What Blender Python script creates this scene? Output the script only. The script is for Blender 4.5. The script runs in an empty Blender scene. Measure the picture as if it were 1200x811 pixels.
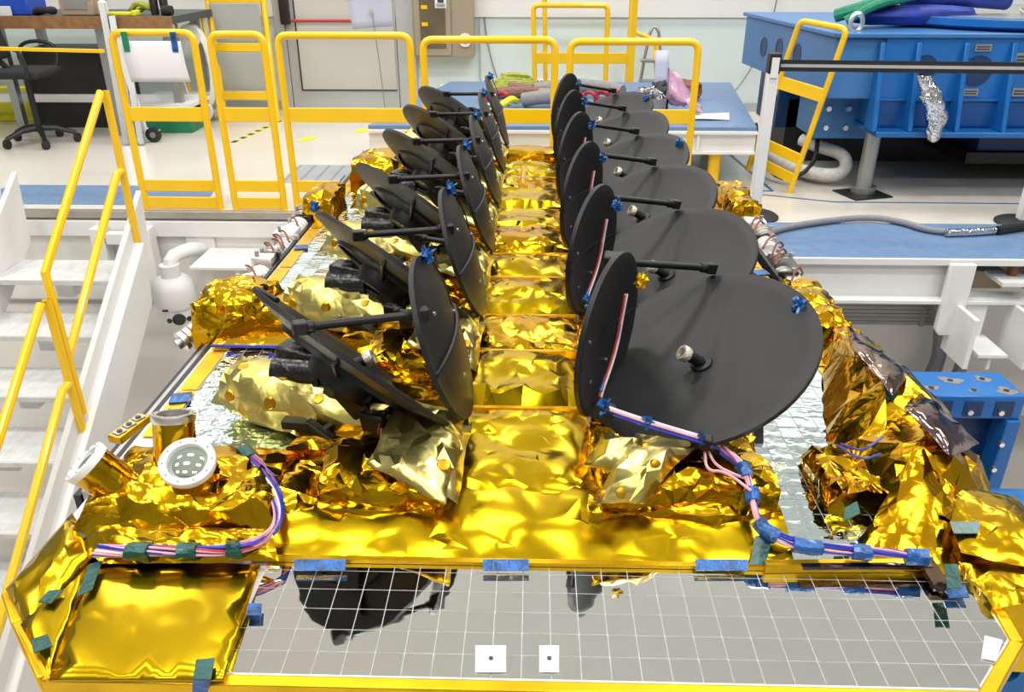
import bpy, bmesh, math, random
from mathutils import Vector, Matrix, noise
from mathutils.geometry import delaunay_2d_cdt
random.seed(7)
noise.seed_set(7)
PI = math.pi

# ------------------------------------------------------------------ camera, light, exposure
FOC, PITCH, YAW, CH = 950.0, math.radians(26.1), math.atan(28 / math.hypot(950, 465)), 1.77
scene = bpy.context.scene
col = scene.collection
cam_data = bpy.data.cameras.new('camera')
cam_data.sensor_fit = 'HORIZONTAL'
cam_data.sensor_width = 36.0
cam_data.lens = FOC / 1200 * 36
cam_data.clip_start = 0.02
cam = bpy.data.objects.new('camera', cam_data)
cam.location = (0, 0, CH)
cam.rotation_euler = (PI / 2 - PITCH, 0, YAW)
col.objects.link(cam)
scene.camera = cam

world = bpy.data.worlds.new('world')
scene.world = world
world.use_nodes = True
world.node_tree.nodes['Background'].inputs[0].default_value = (0.85, 0.92, 1.0, 1)
world.node_tree.nodes['Background'].inputs[1].default_value = 0.25

CEIL = 6.6
for lx in (-5.4, -1.9, 1.9, 5.4):
    for ly in (-2.6, 0.9, 4.2, 8.7):
        ld = bpy.data.lights.new('ceiling_lamp', 'AREA')
        ld.shape = 'RECTANGLE'
        ld.size, ld.size_y = 1.5, 0.75
        ld.energy = 108
        ld.color = (1.0, 0.985, 0.95)
        lo = bpy.data.objects.new('ceiling_lamp', ld)
        lo.location = (lx, ly, CEIL - 0.03)
        col.objects.link(lo)

scene.view_settings.view_transform = 'Standard'
scene.view_settings.look = 'None'
scene.view_settings.exposure = 0.0
scene.view_settings.gamma = 1.0
scene.view_settings.use_curve_mapping = False


# ------------------------------------------------------------------ geometry helpers
def ray(px, py):
    u = (px - 600) / FOC
    v = (py - 405.5) / FOC
    h = math.cos(PITCH) - v * math.sin(PITCH)
    z = -math.sin(PITCH) - v * math.cos(PITCH)
    c, s = math.cos(YAW), math.sin(YAW)
    return Vector((-s * h + c * u, c * h + s * u, z))


def onz(px, py, z):
    d = ray(px, py)
    return d * ((z - CH) / d.z) + Vector((0, 0, CH))


def ony(px, py, y):
    d = ray(px, py)
    return d * (y / d.y) + Vector((0, 0, CH))


def V(*a):
    return Vector(a)


def frame(ax, up=None):
    ax = Vector(ax).normalized()
    up = Vector(up) if up else (V(0, 0, 1) if abs(ax.z) < 0.95 else V(1, 0, 0))
    a = up.cross(ax).normalized()
    b = ax.cross(a).normalized()
    return a, b, ax


class MB:
    def __init__(self):
        self.v = []
        self.f = []

    def add(self, vs, fs):
        o = len(self.v)
        self.v += [Vector(p) for p in vs]
        self.f += [tuple(i + o for i in f) for f in fs]
        return self

    def box(self, c, s, R=None):
        c = Vector(c)
        vs = []
        for dz in (-.5, .5):
            for dy in (-.5, .5):
                for dx in (-.5, .5):
                    p = V(dx * s[0], dy * s[1], dz * s[2])
                    vs.append(c + (R @ p if R else p))
        return self.add(vs, [(0, 2, 3, 1), (4, 5, 7, 6), (0, 1, 5, 4), (2, 6, 7, 3), (0, 4, 6, 2), (1, 3, 7, 5)])

    def bx(self, x0, x1, y0, y1, z0, z1):
        return self.box(((x0 + x1) / 2, (y0 + y1) / 2, (z0 + z1) / 2), (abs(x1 - x0), abs(y1 - y0), abs(z1 - z0)))

    def bar(self, p0, p1, w, t, up=(0, 0, 1)):
        """rectangular bar from p0 to p1: w across, t along up"""
        p0, p1 = Vector(p0), Vector(p1)
        ax = (p1 - p0).normalized()
        upv = Vector(up)
        if abs(upv.normalized().dot(ax)) > .98:
            upv = V(0, 1, 0) if abs(ax.y) < .9 else V(1, 0, 0)
        a = upv.cross(ax).normalized()
        b = ax.cross(a).normalized()
        vs = []
        for p in (p0, p1):
            for sa, sb in ((-1, -1), (1, -1), (1, 1), (-1, 1)):
                vs.append(p + a * (sa * w / 2) + b * (sb * t / 2))
        return self.add(vs, [(3, 2, 1, 0), (4, 5, 6, 7), (0, 1, 5, 4), (1, 2, 6, 5), (2, 3, 7, 6), (3, 0, 4, 7)])

    def cyl(self, p0, p1, r0, r1=None, n=16):
        p0, p1 = Vector(p0), Vector(p1)
        return self.lathe(p0, p1 - p0, [(0, 0), (r0, 0), (r0 if r1 is None else r1, (p1 - p0).length), (0, (p1 - p0).length)], n)

    def lathe(self, o, ax, prof, n=24):
        a, b, ax = frame(ax)
        o = Vector(o)
        rings = []
        vs = []
        for r, h in prof:
            if r < 1e-6:
                rings.append([len(vs)])
                vs.append(o + ax * h)
            else:
                rings.append(list(range(len(vs), len(vs) + n)))
                for k in range(n):
                    t = 2 * PI * k / n
                    vs.append(o + ax * h + a * (r * math.cos(t)) + b * (r * math.sin(t)))
        fs = []
        for A, B in zip(rings, rings[1:]):
            for k in range(n):
                k2 = (k + 1) % n
                if len(A) == 1 and len(B) == 1:
                    continue
                if len(A) == 1:
                    fs.append((A[0], B[k2], B[k]))
                elif len(B) == 1:
                    fs.append((A[k], A[k2], B[0]))
                else:
                    fs.append((A[k], A[k2], B[k2], B[k]))
        return self.add(vs, fs)

    def tube(self, pts, r, n=8, closed=False, smooth=0):
        pts = [Vector(p) for p in pts]
        for _ in range(smooth):
            q = []
            m = len(pts)
            rng = range(m) if closed else range(m - 1)
            if not closed:
                q.append(pts[0])
            for i in rng:
                p0, p1 = pts[i], pts[(i + 1) % m]
                q += [p0 * .75 + p1 * .25, p0 * .25 + p1 * .75]
            if not closed:
                q.append(pts[-1])
            pts = q
        m = len(pts)
        vs = []
        a = None
        for i, p in enumerate(pts):
            if closed:
                t = (pts[(i + 1) % m] - pts[i - 1])
            else:
                t = pts[min(i + 1, m - 1)] - pts[max(i - 1, 0)]
            t.normalize()
            if a is None:
                a = frame(t)[0]
            a = (a - t * a.dot(t))
            if a.length < 1e-5:
                a = frame(t)[0]
            a.normalize()
            b = t.cross(a)
            rr = r[min(i, len(r) - 1)] if isinstance(r, (list, tuple)) else r
            for k in range(n):
                w = 2 * PI * k / n
                vs.append(p + a * (rr * math.cos(w)) + b * (rr * math.sin(w)))
        fs = []
        for i in range(m if closed else m - 1):
            j = (i + 1) % m
            for k in range(n):
                k2 = (k + 1) % n
                fs.append((i * n + k, i * n + k2, j * n + k2, j * n + k))
        if not closed:
            fs.append(tuple(range(n - 1, -1, -1)))
            fs.append(tuple((m - 1) * n + k for k in range(n)))
        return self.add(vs, fs)

    def prism(self, poly, vec):
        vec = Vector(vec)
        n = len(poly)
        poly = [Vector(p) for p in poly]
        fs = [tuple(range(n - 1, -1, -1)), tuple(range(n, 2 * n))]
        for i in range(n):
            j = (i + 1) % n
            fs.append((i, j, n + j, n + i))
        return self.add(poly + [p + vec for p in poly], fs)

    def grid(self, fn, nu, nv, cu=False):
        vs = [fn(i / nu, j / nv) for j in range(nv + 1) for i in range(nu + 1)]
        w = nu + 1
        fs = [(j * w + i, j * w + i + 1, (j + 1) * w + i + 1, (j + 1) * w + i) for j in range(nv) for i in range(nu)]
        return self.add(vs, fs)

    def mesh(self, name, off=None, smooth=True, angle=32):
        me = bpy.data.meshes.new(name)
        o = off or V(0, 0, 0)
        me.from_pydata([tuple(p - o) for p in self.v], [], self.f)
        bm = bmesh.new()
        bm.from_mesh(me)
        bmesh.ops.recalc_face_normals(bm, faces=bm.faces)
        bm.to_mesh(me)
        bm.free()
        if smooth:
            me.polygons.foreach_set('use_smooth', [True] * len(me.polygons))
            me.set_sharp_from_angle(angle=math.radians(angle))
        return me

    def build(self, name, mat, parent=None, smooth=True, angle=32, bevel=0, solid=0):
        off = root_loc(parent) if parent else V(0, 0, 0)
        me = self.mesh(name, off, smooth, angle)
        me.materials.append(mat)
        o = bpy.data.objects.new(name, me)
        col.objects.link(o)
        if parent:
            o.parent = parent
        if solid:
            md = o.modifiers.new('thickness', 'SOLIDIFY')
            md.thickness = solid
            md.offset = -1
        if bevel:
            md = o.modifiers.new('bevel', 'BEVEL')
            md.width = bevel
            md.segments = 2
            md.limit_method = 'ANGLE'
            md.angle_limit = math.radians(50)
        return o


def root_loc(o):
    p = Vector(o.location)
    while o.parent:
        o = o.parent
        p += Vector(o.location)
    return p


def tag(o, label, cat, group=None):
    o['label'] = label
    o['category'] = cat
    if group:
        o['group'] = group
    return o


def thing(name, loc, label, cat, group=None):
    o = bpy.data.objects.new(name, None)
    o.empty_display_size = 0.05
    o.location = loc
    col.objects.link(o)
    return tag(o, label, cat, group)


def part_empty(name, loc, parent):
    o = bpy.data.objects.new(name, None)
    o.empty_display_size = 0.03
    o.location = Vector(loc) - root_loc(parent)
    o.parent = parent
    col.objects.link(o)
    return o


def struct(o):
    o['kind'] = 'structure'
    return o


def copy_tree(o, parent=None):
    c = o.copy()
    col.objects.link(c)
    c.parent = parent
    for ch in list(o.children):
        copy_tree(ch, c)
    return c


def rotz(a):
    return Matrix.Rotation(a, 3, 'Z')


# ------------------------------------------------------------------ materials
def mat(name, c, rough=.5, metal=0.0, var=.06, vs=6.0, bump=0.0, bs=60.0, spec=.5, coat=0.0, alpha=1.0, trans=0.0, emit=0):
    m = bpy.data.materials.new(name)
    m.use_nodes = True
    nt = m.node_tree
    N, L = nt.nodes, nt.links
    p = N['Principled BSDF']
    p.inputs['Roughness'].default_value = rough
    p.inputs['Metallic'].default_value = metal
    p.inputs['Specular IOR Level'].default_value = spec
    p.inputs['Coat Weight'].default_value = coat
    p.inputs['Alpha'].default_value = alpha
    p.inputs['Transmission Weight'].default_value = trans
    tc = N.new('ShaderNodeTexCoord')
    nz = N.new('ShaderNodeTexNoise')
    nz.inputs['Scale'].default_value = vs
    nz.inputs['Detail'].default_value = 4
    L.new(tc.outputs['Object'], nz.inputs['Vector'])
    cr = N.new('ShaderNodeValToRGB')
    cr.color_ramp.elements[0].position = .3
    cr.color_ramp.elements[1].position = .7
    cr.color_ramp.elements[0].color = (*[max(0, x * (1 - var)) for x in c], 1)
    cr.color_ramp.elements[1].color = (*[min(1, x * (1 + var)) for x in c], 1)
    L.new(nz.outputs['Fac'], cr.inputs['Fac'])
    L.new(cr.outputs['Color'], p.inputs['Base Color'])
    if bump:
        n2 = N.new('ShaderNodeTexNoise')
        n2.inputs['Scale'].default_value = bs
        n2.inputs['Detail'].default_value = 3
        L.new(tc.outputs['Object'], n2.inputs['Vector'])
        b = N.new('ShaderNodeBump')
        b.inputs['Strength'].default_value = bump
        b.inputs['Distance'].default_value = .01
        L.new(n2.outputs['Fac'], b.inputs['Height'])
        L.new(b.outputs['Normal'], p.inputs['Normal'])
    return m


def foil_mat(name, c, rough=.16, s1=16, s2=45, st=.5, c2=None, var=.18, dist=.012):
    """crumpled metallised film: faceted creases at two scales"""
    m = bpy.data.materials.new(name)
    m.use_nodes = True
    nt = m.node_tree
    N, L = nt.nodes, nt.links
    p = N['Principled BSDF']
    p.inputs['Metallic'].default_value = 1.0
    p.inputs['Roughness'].default_value = rough
    tc = N.new('ShaderNodeTexCoord')
    nz = N.new('ShaderNodeTexNoise')
    nz.inputs['Scale'].default_value = 5
    nz.inputs['Detail'].default_value = 3
    L.new(tc.outputs['Object'], nz.inputs['Vector'])
    cr = N.new('ShaderNodeValToRGB')
    cr.color_ramp.elements[0].position = .32
    cr.color_ramp.elements[1].position = .68
    c2 = c2 or tuple(x * (1 - var) for x in c)
    cr.color_ramp.elements[0].color = (*c2, 1)
    cr.color_ramp.elements[1].color = (*c, 1)
    L.new(nz.outputs['Fac'], cr.inputs['Fac'])
    L.new(cr.outputs['Color'], p.inputs['Base Color'])
    # distorted coordinates
    mx = N.new('ShaderNodeVectorMath')
    mx.operation = 'MULTIPLY_ADD'
    mx.inputs[1].default_value = (.03, .03, .03)
    L.new(nz.outputs['Color'], mx.inputs[0])
    L.new(tc.outputs['Object'], mx.inputs[2])
    hs = []
    for s in (s1, s2):
        v = N.new('ShaderNodeTexVoronoi')
        v.feature = 'DISTANCE_TO_EDGE'
        v.inputs['Scale'].default_value = s
        L.new(mx.outputs[0], v.inputs['Vector'])
        hs.append(v)
    ma = N.new('ShaderNodeMath')
    ma.operation = 'MULTIPLY_ADD'
    ma.inputs[1].default_value = .28
    L.new(hs[1].outputs['Distance'], ma.inputs[0])
    L.new(hs[0].outputs['Distance'], ma.inputs[2])
    b = N.new('ShaderNodeBump')
    b.inputs['Strength'].default_value = st
    b.inputs['Distance'].default_value = dist
    L.new(ma.outputs[0], b.inputs['Height'])
    L.new(b.outputs['Normal'], p.inputs['Normal'])
    return m


def ripple_mirror(name, c, rough, st, sc):
    m = mat(name, c, rough, 1.0, .03, 3)
    N, L = m.node_tree.nodes, m.node_tree.links
    tc = N.new('ShaderNodeTexCoord')
    mp = N.new('ShaderNodeMapping')
    mp.inputs['Scale'].default_value = (1.0, 1.7, 1)
    n = N.new('ShaderNodeTexNoise')
    n.inputs['Scale'].default_value = sc
    n.inputs['Detail'].default_value = 2
    b = N.new('ShaderNodeBump')
    b.inputs['Strength'].default_value = st
    b.inputs['Distance'].default_value = .004
    L.new(tc.outputs['Object'], mp.inputs['Vector'])
    L.new(mp.outputs[0], n.inputs['Vector'])
    L.new(n.outputs['Fac'], b.inputs['Height'])
    L.new(b.outputs['Normal'], N['Principled BSDF'].inputs['Normal'])
    return m


M = {}
GOLD = (.70, .44, .010)
M['gold'] = foil_mat('gold_foil', GOLD, .17, 14, 37, .24, (.62, .32, .006))
M['gold_flat'] = foil_mat('gold_film_smooth', (.69, .45, .008), .2, 4, 13, .055)
M['gold_crisp'] = foil_mat('gold_foil_crumpled', (.70, .425, .009), .16, 15, 40, .26, (.60, .29, .006))
M['gold_edge'] = mat('gold_tape_edge', (.80, .47, .01), .3, .85, .15, 12)
M['amber'] = mat('amber_film_spot', (.62, .33, .02), .3, .9, .2, 40)
M['pale'] = foil_mat('pale_gold_film', (.76, .69, .27), .30, 13, 34, .3, (.72, .58, .15))
M['silverfoil'] = foil_mat('silver_foil', (.86, .87, .9), .14, 28, 70, .7)
M['darkfilm'] = foil_mat('bronze_film', (.30, .20, .12), .12, 9, 30, .4, (.16, .12, .16))
M['tile'] = ripple_mirror('mirror_tile_glass', (.86, .87, .85), .03, .10, 9)
M['tile_rough'] = ripple_mirror('mirror_tile_uneven', (.76, .87, .87), .04, .5, 22)
M['tile_wavy'] = ripple_mirror('mirror_tile_wavy', (.76, .87, .87), .04, 1.0, 26)
M['grout'] = mat('white_tile_joint', (.82, .83, .82), .55)
M['black'] = mat('black_carbon_reflector', (.010, .010, .011), .46, 0, .25, 9, .03, 150, spec=.35)
M['black2'] = mat('black_anodised_bracket', (.010, .0095, .010), .4, .2, .2, 20, spec=.4)
M['blackgloss'] = mat('black_tape_wrap', (.012, .012, .012), .25, 0, .3, 20, .4, 30)
M['steel'] = mat('brushed_steel', (.86, .84, .80), .3, 1, .1, 20)
M['alu'] = mat('aluminium_profile', (.42, .43, .43), .42, .9, .06, 12)
M['knurl'] = mat('pale_metal_ring', (.72, .66, .56), .35, .8, .1, 60, .5, 300)
M['lens'] = mat('lens_glass', (.55, .62, .55), .04, .85, .1, 8, coat=1)
M['whitering'] = mat('white_painted_ring', (.82, .82, .80), .4)
M['blue_tape'] = mat('blue_polyester_tape', (.008, .085, .30), .26, .1, .6, 30, .6, 60, coat=.2)
M['teal_tape'] = mat('teal_polyester_tape', (.006, .07, .06), .35, .2, .4, 22, .5, 60, coat=.1)
M['wire_blue'] = mat('blue_wire', (.03, .05, .42), .35, 0, .2, 30)
M['wire_pink'] = mat('pink_wire', (.72, .36, .42), .45, 0, .15, 30)
M['wire_white'] = mat('white_wire', (.78, .72, .74), .45, 0, .1, 30)
M['wire_red'] = mat('red_wire', (.5, .05, .05), .45, 0, .1, 30)
M['wire_brown'] = mat('brown_wire', (.22, .06, .03), .45, 0, .2, 30)
M['yellow'] = mat('yellow_enamel', (.93, .56, .004), .32, 0, .04, 3, .04, 40, coat=.2)
M['wall'] = mat('pale_cyan_wall_paint', (.66, .755, .76), .55, 0, .02, 1.2)
M['wallwhite'] = mat('white_wall_panel', (.80, .80, .79), .5, 0, .02, 1.0)
M['ceil'] = mat('grey_ceiling', (.86, .84, .80), .7, 0, .02, 1.0)
M['wallgrey'] = mat('dark_unseen_wall', (.20, .21, .22), .7, 0, .1, 1.0)  # walls out of view, toned dark so the foil reflects darker areas
M['floor'] = mat('beige_epoxy_floor', (.66, .62, .555), .22, 0, .05, .9, .02, 30)
M['pitfloor'] = mat('grey_concrete_floor', (.60, .58, .54), .3, 0, .08, 1.6, .03, 40)
M['pitwall'] = mat('off_white_pit_wall', (.82, .80, .76), .5, 0, .04, 2.0)
M['white'] = mat('white_enamel', (.78, .78, .77), .38, 0, .03, 3)
M['tread'] = mat('grey_ribbed_tread', (.60, .60, .59), .5, 0, .1, 14, .3, 200)
M['bluemat'] = mat('blue_linoleum', (.135, .225, .385), .42, 0, .1, 14)
M['machine'] = mat('blue_machine_paint', (.008, .135, .43), .33, 0, .07, 2.5, .03, 60, coat=.15)
M['machine2'] = mat('pale_blue_machine_paint', (.045, .175, .43), .34, 0, .05, 2.5, .02, 60)
M['machine_dark'] = mat('machine_recess_shade', (.005, .075, .27), .35, 0, .07, 2.5)  # darker copy of the machine blue, recess shade put into the colour
M['navy'] = mat('navy_machine_paint', (.008, .04, .13), .4, 0, .1, 4)
M['bare'] = mat('bare_metal_chip', (.30, .27, .24), .5, .5, .2, 30)
M['dark'] = mat('black_plastic', (.012, .012, .013), .45, 0, .2, 10)
M['darkfabric'] = mat('black_fabric', (.02, .02, .022), .85, 0, .3, 60, .2, 200)
M['rubber'] = mat('black_rubber', (.016, .016, .016), .6)
M['wood'] = mat('brown_wood_edge', (.30, .15, .06), .5, 0, .25, 14, .1, 60)
M['benchtop'] = mat('dark_bench_mat', (.06, .07, .07), .5)
M['doorgrey'] = mat('grey_door_panel', (.56, .545, .51), .4, 0, .02, 1)
M['doorframe'] = mat('silver_grey_frame', (.50, .52, .52), .4, .2, .02, 2)
M['red'] = mat('red_bar', (.45, .03, .04), .35)
M['cabinet'] = mat('taupe_cabinet', (.36, .30, .215), .42, 0, .03, 2)
M['smoked'] = mat('smoked_window', (.13, .105, .07), .12, 0, .2, 4)
M['paper'] = mat('white_paper', (.82, .80, .82), .7, 0, .02, 3)
M['lilac'] = mat('lilac_paper', (.56, .57, .70), .7, 0, .03, 3)
M['ink'] = mat('dark_print', (.05, .05, .05), .6)
M['grey'] = mat('grey_plastic', (.28, .28, .28), .5)
M['greypanel'] = mat('grey_step_panel', (.40, .41, .38), .5, 0, .05, 3)
M['cable'] = mat('grey_cable', (.22, .22, .25), .5, 0, .1, 30)
M['foam'] = mat('grey_foam_pipe', (.26, .25, .25), .8, 0, .12, 30, .2, 90)
M['sling_red'] = mat('red_shackle', (.42, .02, .03), .45, 0, .3, 30)
M['sling_brown'] = mat('brown_sling', (.24, .13, .09), .8, 0, .25, 40, .3, 120)
M['lime'] = mat('lime_strap', (.36, .40, .05), .6, 0, .3, 30)
M['hivis'] = mat('yellow_strap', (.78, .74, .02), .5, 0, .1, 20)
M['greenstrap'] = mat('green_strap', (.01, .22, .12), .6, 0, .25, 30)
M['bluesling'] = mat('blue_sling_cover', (.02, .045, .32), .6, 0, .25, 9, .3, 40)
M['green'] = mat('green_crate', (.01, .20, .09), .5)
M['bluebin'] = mat('blue_bin', (.015, .08, .50), .45)
M['pinkbag'] = mat('pink_antistatic_film', (.80, .47, .66), .25, 0, .12, 14, .5, 30, trans=.35, coat=.4)
M['gunmetal'] = mat('small_screws', (.45, .45, .45), .3, .9, .4, 90)
M['whitefabric'] = mat('white_insulated_hose', (.68, .67, .64), .6, 0, .1, 30, .3, 60)
M['ledge'] = mat('dull_steel_edge', (.46, .44, .40), .35, .8, .12, 6)
M['vent'] = mat('grey_vent_slat', (.36, .36, .34), .5)
M['beltgrey'] = mat('grey_belt_stripe', (.42, .41, .42), .6)
M['hazard_b'] = mat('black_hazard_tape', (.03, .03, .03), .5)
M['floorblue'] = mat('blue_floor_line', (.05, .14, .30), .4)
M['camglass'] = mat('dark_camera_glass', (.02, .02, .022), .08, 0, .1, 5)
M['belly'] = mat('grey_floor_grille', (.40, .43, .46), .4, .2)
M['cardboard'] = mat('cardboard', (.42, .32, .22), .7)


# ------------------------------------------------------------------ room shell
XL, XR, YB, YF = -8.5, 8.5, 10.15, -5.0
PX0, PX1 = -6.5, 6.5        # pit extent in x
PIT = -1.95
LEDGE_L, LEDGE_R = 5.86, 5.66   # far edges of the pit
m = MB()
m.bx(XL, XR, LEDGE_L, YB, -.12, 0)
m.bx(1.2, XR, LEDGE_R, LEDGE_L, -.12, 0)
m.bx(XL, PX0, YF, LEDGE_L, -.12, 0)
m.bx(PX1, XR, YF, LEDGE_R, -.12, 0)
m.bx(PX0, PX1, YF, -1.6, -.12, 0)
floor = struct(m.build('floor', M['floor']))
struct(MB().bx(PX0 - .1, PX1 + .1, -1.7, 7.5, PIT - .1, PIT).build('floor_pit', M['pitfloor']))
m = MB()
m.bx(PX0, 1.2, LEDGE_L, LEDGE_L + .1, PIT, -.12)
m.bx(PX0 - .1, PX0, -1.7, LEDGE_L, PIT, -.12)
wp = struct(m.build('wall_pit', M['pitwall']))
m = MB()
m.bx(1.2, PX1, 6.3, 6.4, PIT, -.12)
m.bx(PX1, PX1 + .1, -1.7, 7.3, PIT, -.12)
m.bx(1.1, 1.2, LEDGE_L, 6.4, PIT, -.12)
wpr = struct(m.build('wall_pit_right', M['pitwall']))
struct(MB().bx(PX0, PX1, -1.7, -1.6, PIT, -.12).build('wall_pit_near', M['pitwall']))
# pit edge trims
struct(MB().bx(PX0, 1.2, LEDGE_L - .04, LEDGE_L + .01, -.05, .006).build('trim_1', M['ledge'], bevel=.004))
m = MB()
m.bx(PX0, 1.2, LEDGE_L - .05, LEDGE_L, -.19, -.07)
struct(m.build('trim_2', M['white'], bevel=.004))
struct(MB().bx(PX0, 1.2, LEDGE_L - .02, LEDGE_L, -.76, -.73).build('trim_3', M['grey']))
# walls and ceiling
wb = MB()
wb.bx(XL, XR, YB, YB + .12, 0, 1.06)
wall_back = struct(wb.build('wall_back', M['wall']))
struct(MB().bx(XL, XR, YB - .03, YB + .12, 1.06, CEIL).build('wall_back_upper', M['wallwhite']))
struct(MB().bx(XL - .12, XL, YF, YB, -.1, CEIL).build('wall_left', M['wallgrey']))
struct(MB().bx(XR, XR + .12, YF, YB, -.1, CEIL).build('wall_right', M['wallgrey']))
struct(MB().bx(XL, XR, YF - .12, YF, -.1, CEIL).build('wall_near', M['wallgrey']))
struct(MB().bx(XL, XR, YF, YB, CEIL, CEIL + .1).build('ceiling', M['ceil']))
m = MB()
m.bx(XL, -3.05, YB - .015, YB, 0, .1)
m.bx(-1.45, XR, YB - .015, YB, 0, .1)
struct(m.build('baseboard_back', M['doorframe']))

# door in the back wall
dr = thing('door_1', (-2.3, YB, 0), 'grey door with red push bar in the back wall', 'door')
dr['kind'] = 'structure'
x0, x1 = -2.93, -1.62
m = MB()
m.bx(x0 - .12, x0, YB - .06, YB, 0, 2.2).bx(x1, x1 + .22, YB - .06, YB, 0, 2.2).bx(x0 - .12, x1 + .22, YB - .06, YB, 2.2, 2.3)
m.build('door_frame', M['doorframe'], dr, bevel=.008)
m = MB()
m.bx(x0 + .01, x1 - .01, YB - .045, YB - .005, .01, 2.19)
leaf = m.build('door_leaf', M['doorframe'], dr)
MB().bx(x0 + .13, x1 - .03, YB - .06, YB - .045, .24, 2.1).build('inset_panel', M['doorgrey'], leaf, bevel=.006)
MB().bx(x0 + .125, x0 + .14, YB - .066, YB - .06, .24, 2.1).bx(x0 + .125, x1 - .03, YB - .066, YB - .06, .232, .246).build('seal', M['dark'], leaf)
MB().cyl((x0 + .1, YB - .1, 1.02), (x1 - .1, YB - .1, 1.02), .017).build('push_bar', M['red'], dr)
m = MB()
m.bx(x0 - .02, x0 + .08, YB - .15, YB - .04, .98, 1.35)
m.build('lock_case', M['dark'], dr, bevel=.015)

# electrical cabinet on the back wall
p0, p1 = -1.62, -.70
cb = thing('electrical_cabinet', (-1.15, YB - .03, .64), 'taupe electrical cabinet with smoked window on the back wall', 'cabinet')
MB().bx(p0 + .22, p1, YB - .24, YB - .03, .64, 1.9).build('body', M['cabinet'], cb, bevel=.008)
MB().bx(-1.38, -.96, YB - .27, YB - .24, .66, 1.88).build('door', M['cabinet'], cb, bevel=.006)
MB().bx(-1.31, -1.02, YB - .278, YB - .27, .74, 1.8).build('window', M['smoked'], cb)
for zz in (.98, 1.16):
    MB().bx(-1.29, -1.22, YB - .283, YB - .278, zz, zz + .04).build('breaker', M['yellow'], cb)
m = MB()
m.lathe((-.80, YB - .25, .83), (0, -1, 0), [(.048, 0), (.075, 0), (.075, .02), (.048, .02), (.048, 0)], 24)
m.build('cable_port', M['whitering'], cb)
sg = MB().bx(-1.13, -1.0, YB - .285, YB - .279, 1.17, 1.30).build('sign', M['paper'], cb)
m = MB()
m.bx(-1.1, -1.03, YB - .287, YB - .285, 1.225, 1.27)
for k in range(3):
    m.bx(-1.115, -1.015, YB - .287, YB - .285, 1.182 + k * .013, 1.188 + k * .013)
m.build('print', M['ink'], sg)

# sockets strip along the wall behind the table
m = MB()
m.bx(-.62, .75, YB - .03, YB, .33, .36)
st = m.build('cable_strip', M['whitering'])
tag(st, 'dotted white cable strip running low along the back wall', 'cable strip')
m = MB()
for k in range(30):
    m.bx(-.6 + k * .045, -.58 + k * .045, YB - .034, YB - .03, .335, .355)
m.build('slot', M['ink'], st)
tag(MB().tube([(-.62, YB - .02, 2.2), (-.60, YB - .02, 1.0), (-.52, YB - .03, .6), (-.44, YB - .03, .36)], .008, 6, smooth=2).build('wall_cable', M['cable']),
    'thin dark cable hanging down the wall beside the cabinet', 'cable')
tag(MB().tube([(2.75, YB - .1, 1.4), (2.7, YB - .1, .9), (2.5, YB - .1, .4), (2.2, YB - .2, .06), (2.0, YB - .4, .02)], .008, 6, smooth=2).build('wall_cable', M['cable']),
    'thin grey cable hanging on the wall left of the blue machine', 'cable')
struct(MB().bx(-.66, -.64, YB - .012, YB, .05, 1.06).build('trim_4', M['doorframe']))


# floor markings
def floorpatch(name, poly, mtl, label, cat, z=.004, t=.004, group=None):
    return tag(MB().prism([V(p[0], p[1], z - t) for p in poly], (0, 0, t)).build(name, mtl), label, cat, group)


floorpatch('floor_mat', [(-4.6, 6.0), (-2.52, 6.0), (-2.62, 6.55), (-4.3, 6.55)], M['bluemat'], 'blue floor mat behind the stair at the left pit edge', 'mat')
g = thing('floor_grille', (-1.75, 6.95, 0), 'grey slatted floor grille behind the yellow barriers', 'grille')
MB().bx(-2.14, -1.1, 6.68, 7.3, 0, .004).build('plate', M['belly'], g)
m = MB()
for k in range(8):
    m.bx(-2.12 + k * .13, -2.1 + k * .13, 6.7, 7.28, .004, .007)
m.build('slat', M['grey'], g)
for i, (px, py) in enumerate(((360, 163), (425, 153))):
    c = onz(px, py, 0)
    m = MB()
    m.prism([V(c.x - .09, c.y - .1, .001), V(c.x + .03, c.y - .12, .001), V(c.x + .1, c.y + .07, .001), V(c.x - .02, c.y + .12, .001)], (0, 0, .003))
    tag(m.build('floor_marker', M['hivis']), ['yellow tape spot on the floor seen through the wide barrier', 'yellow tape spot on the floor nearer the cabinet'][i], 'floor marker')
hz = thing('hazard_tape', (-2.9, 8.2, 0), 'black and yellow hazard tape line on the floor by the folded steps', 'floor tape')
a, b = onz(273, 167, 0), onz(332, 140, 0)
for k in range(14):
    p = a.lerp(b, k / 14)
    q = a.lerp(b, (k + 1) / 14)
    MB().bar(p + V(0, 0, .002), q + V(0, 0, .002), .05, .003).build('stripe', M['hivis' if k % 2 else 'hazard_b'], hz)
m = MB()
m.bar((1.75, 6.45, .002), (2.35, 6.22, .002), .02, .003).bar((2.35, 6.22, .002), (6.0, 6.2, .002), .02, .003)
tag(m.build('floor_line', M['floorblue']), 'thin blue line on the floor in front of the blue machine', 'floor line')
a, b, c = onz(852, 178, 0), onz(905, 224, 0), onz(840, 224, 0)
m = MB()
m.bar(a + V(0, 0, .002), b + V(0, 0, .002), .025, .003).bar(b + V(0, 0, .002), c + V(0, 0, .002), .025, .003)
tag(m.build('floor_line', M['floorblue']), 'blue corner line on the floor beside the yellow table leg', 'floor line')


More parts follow.
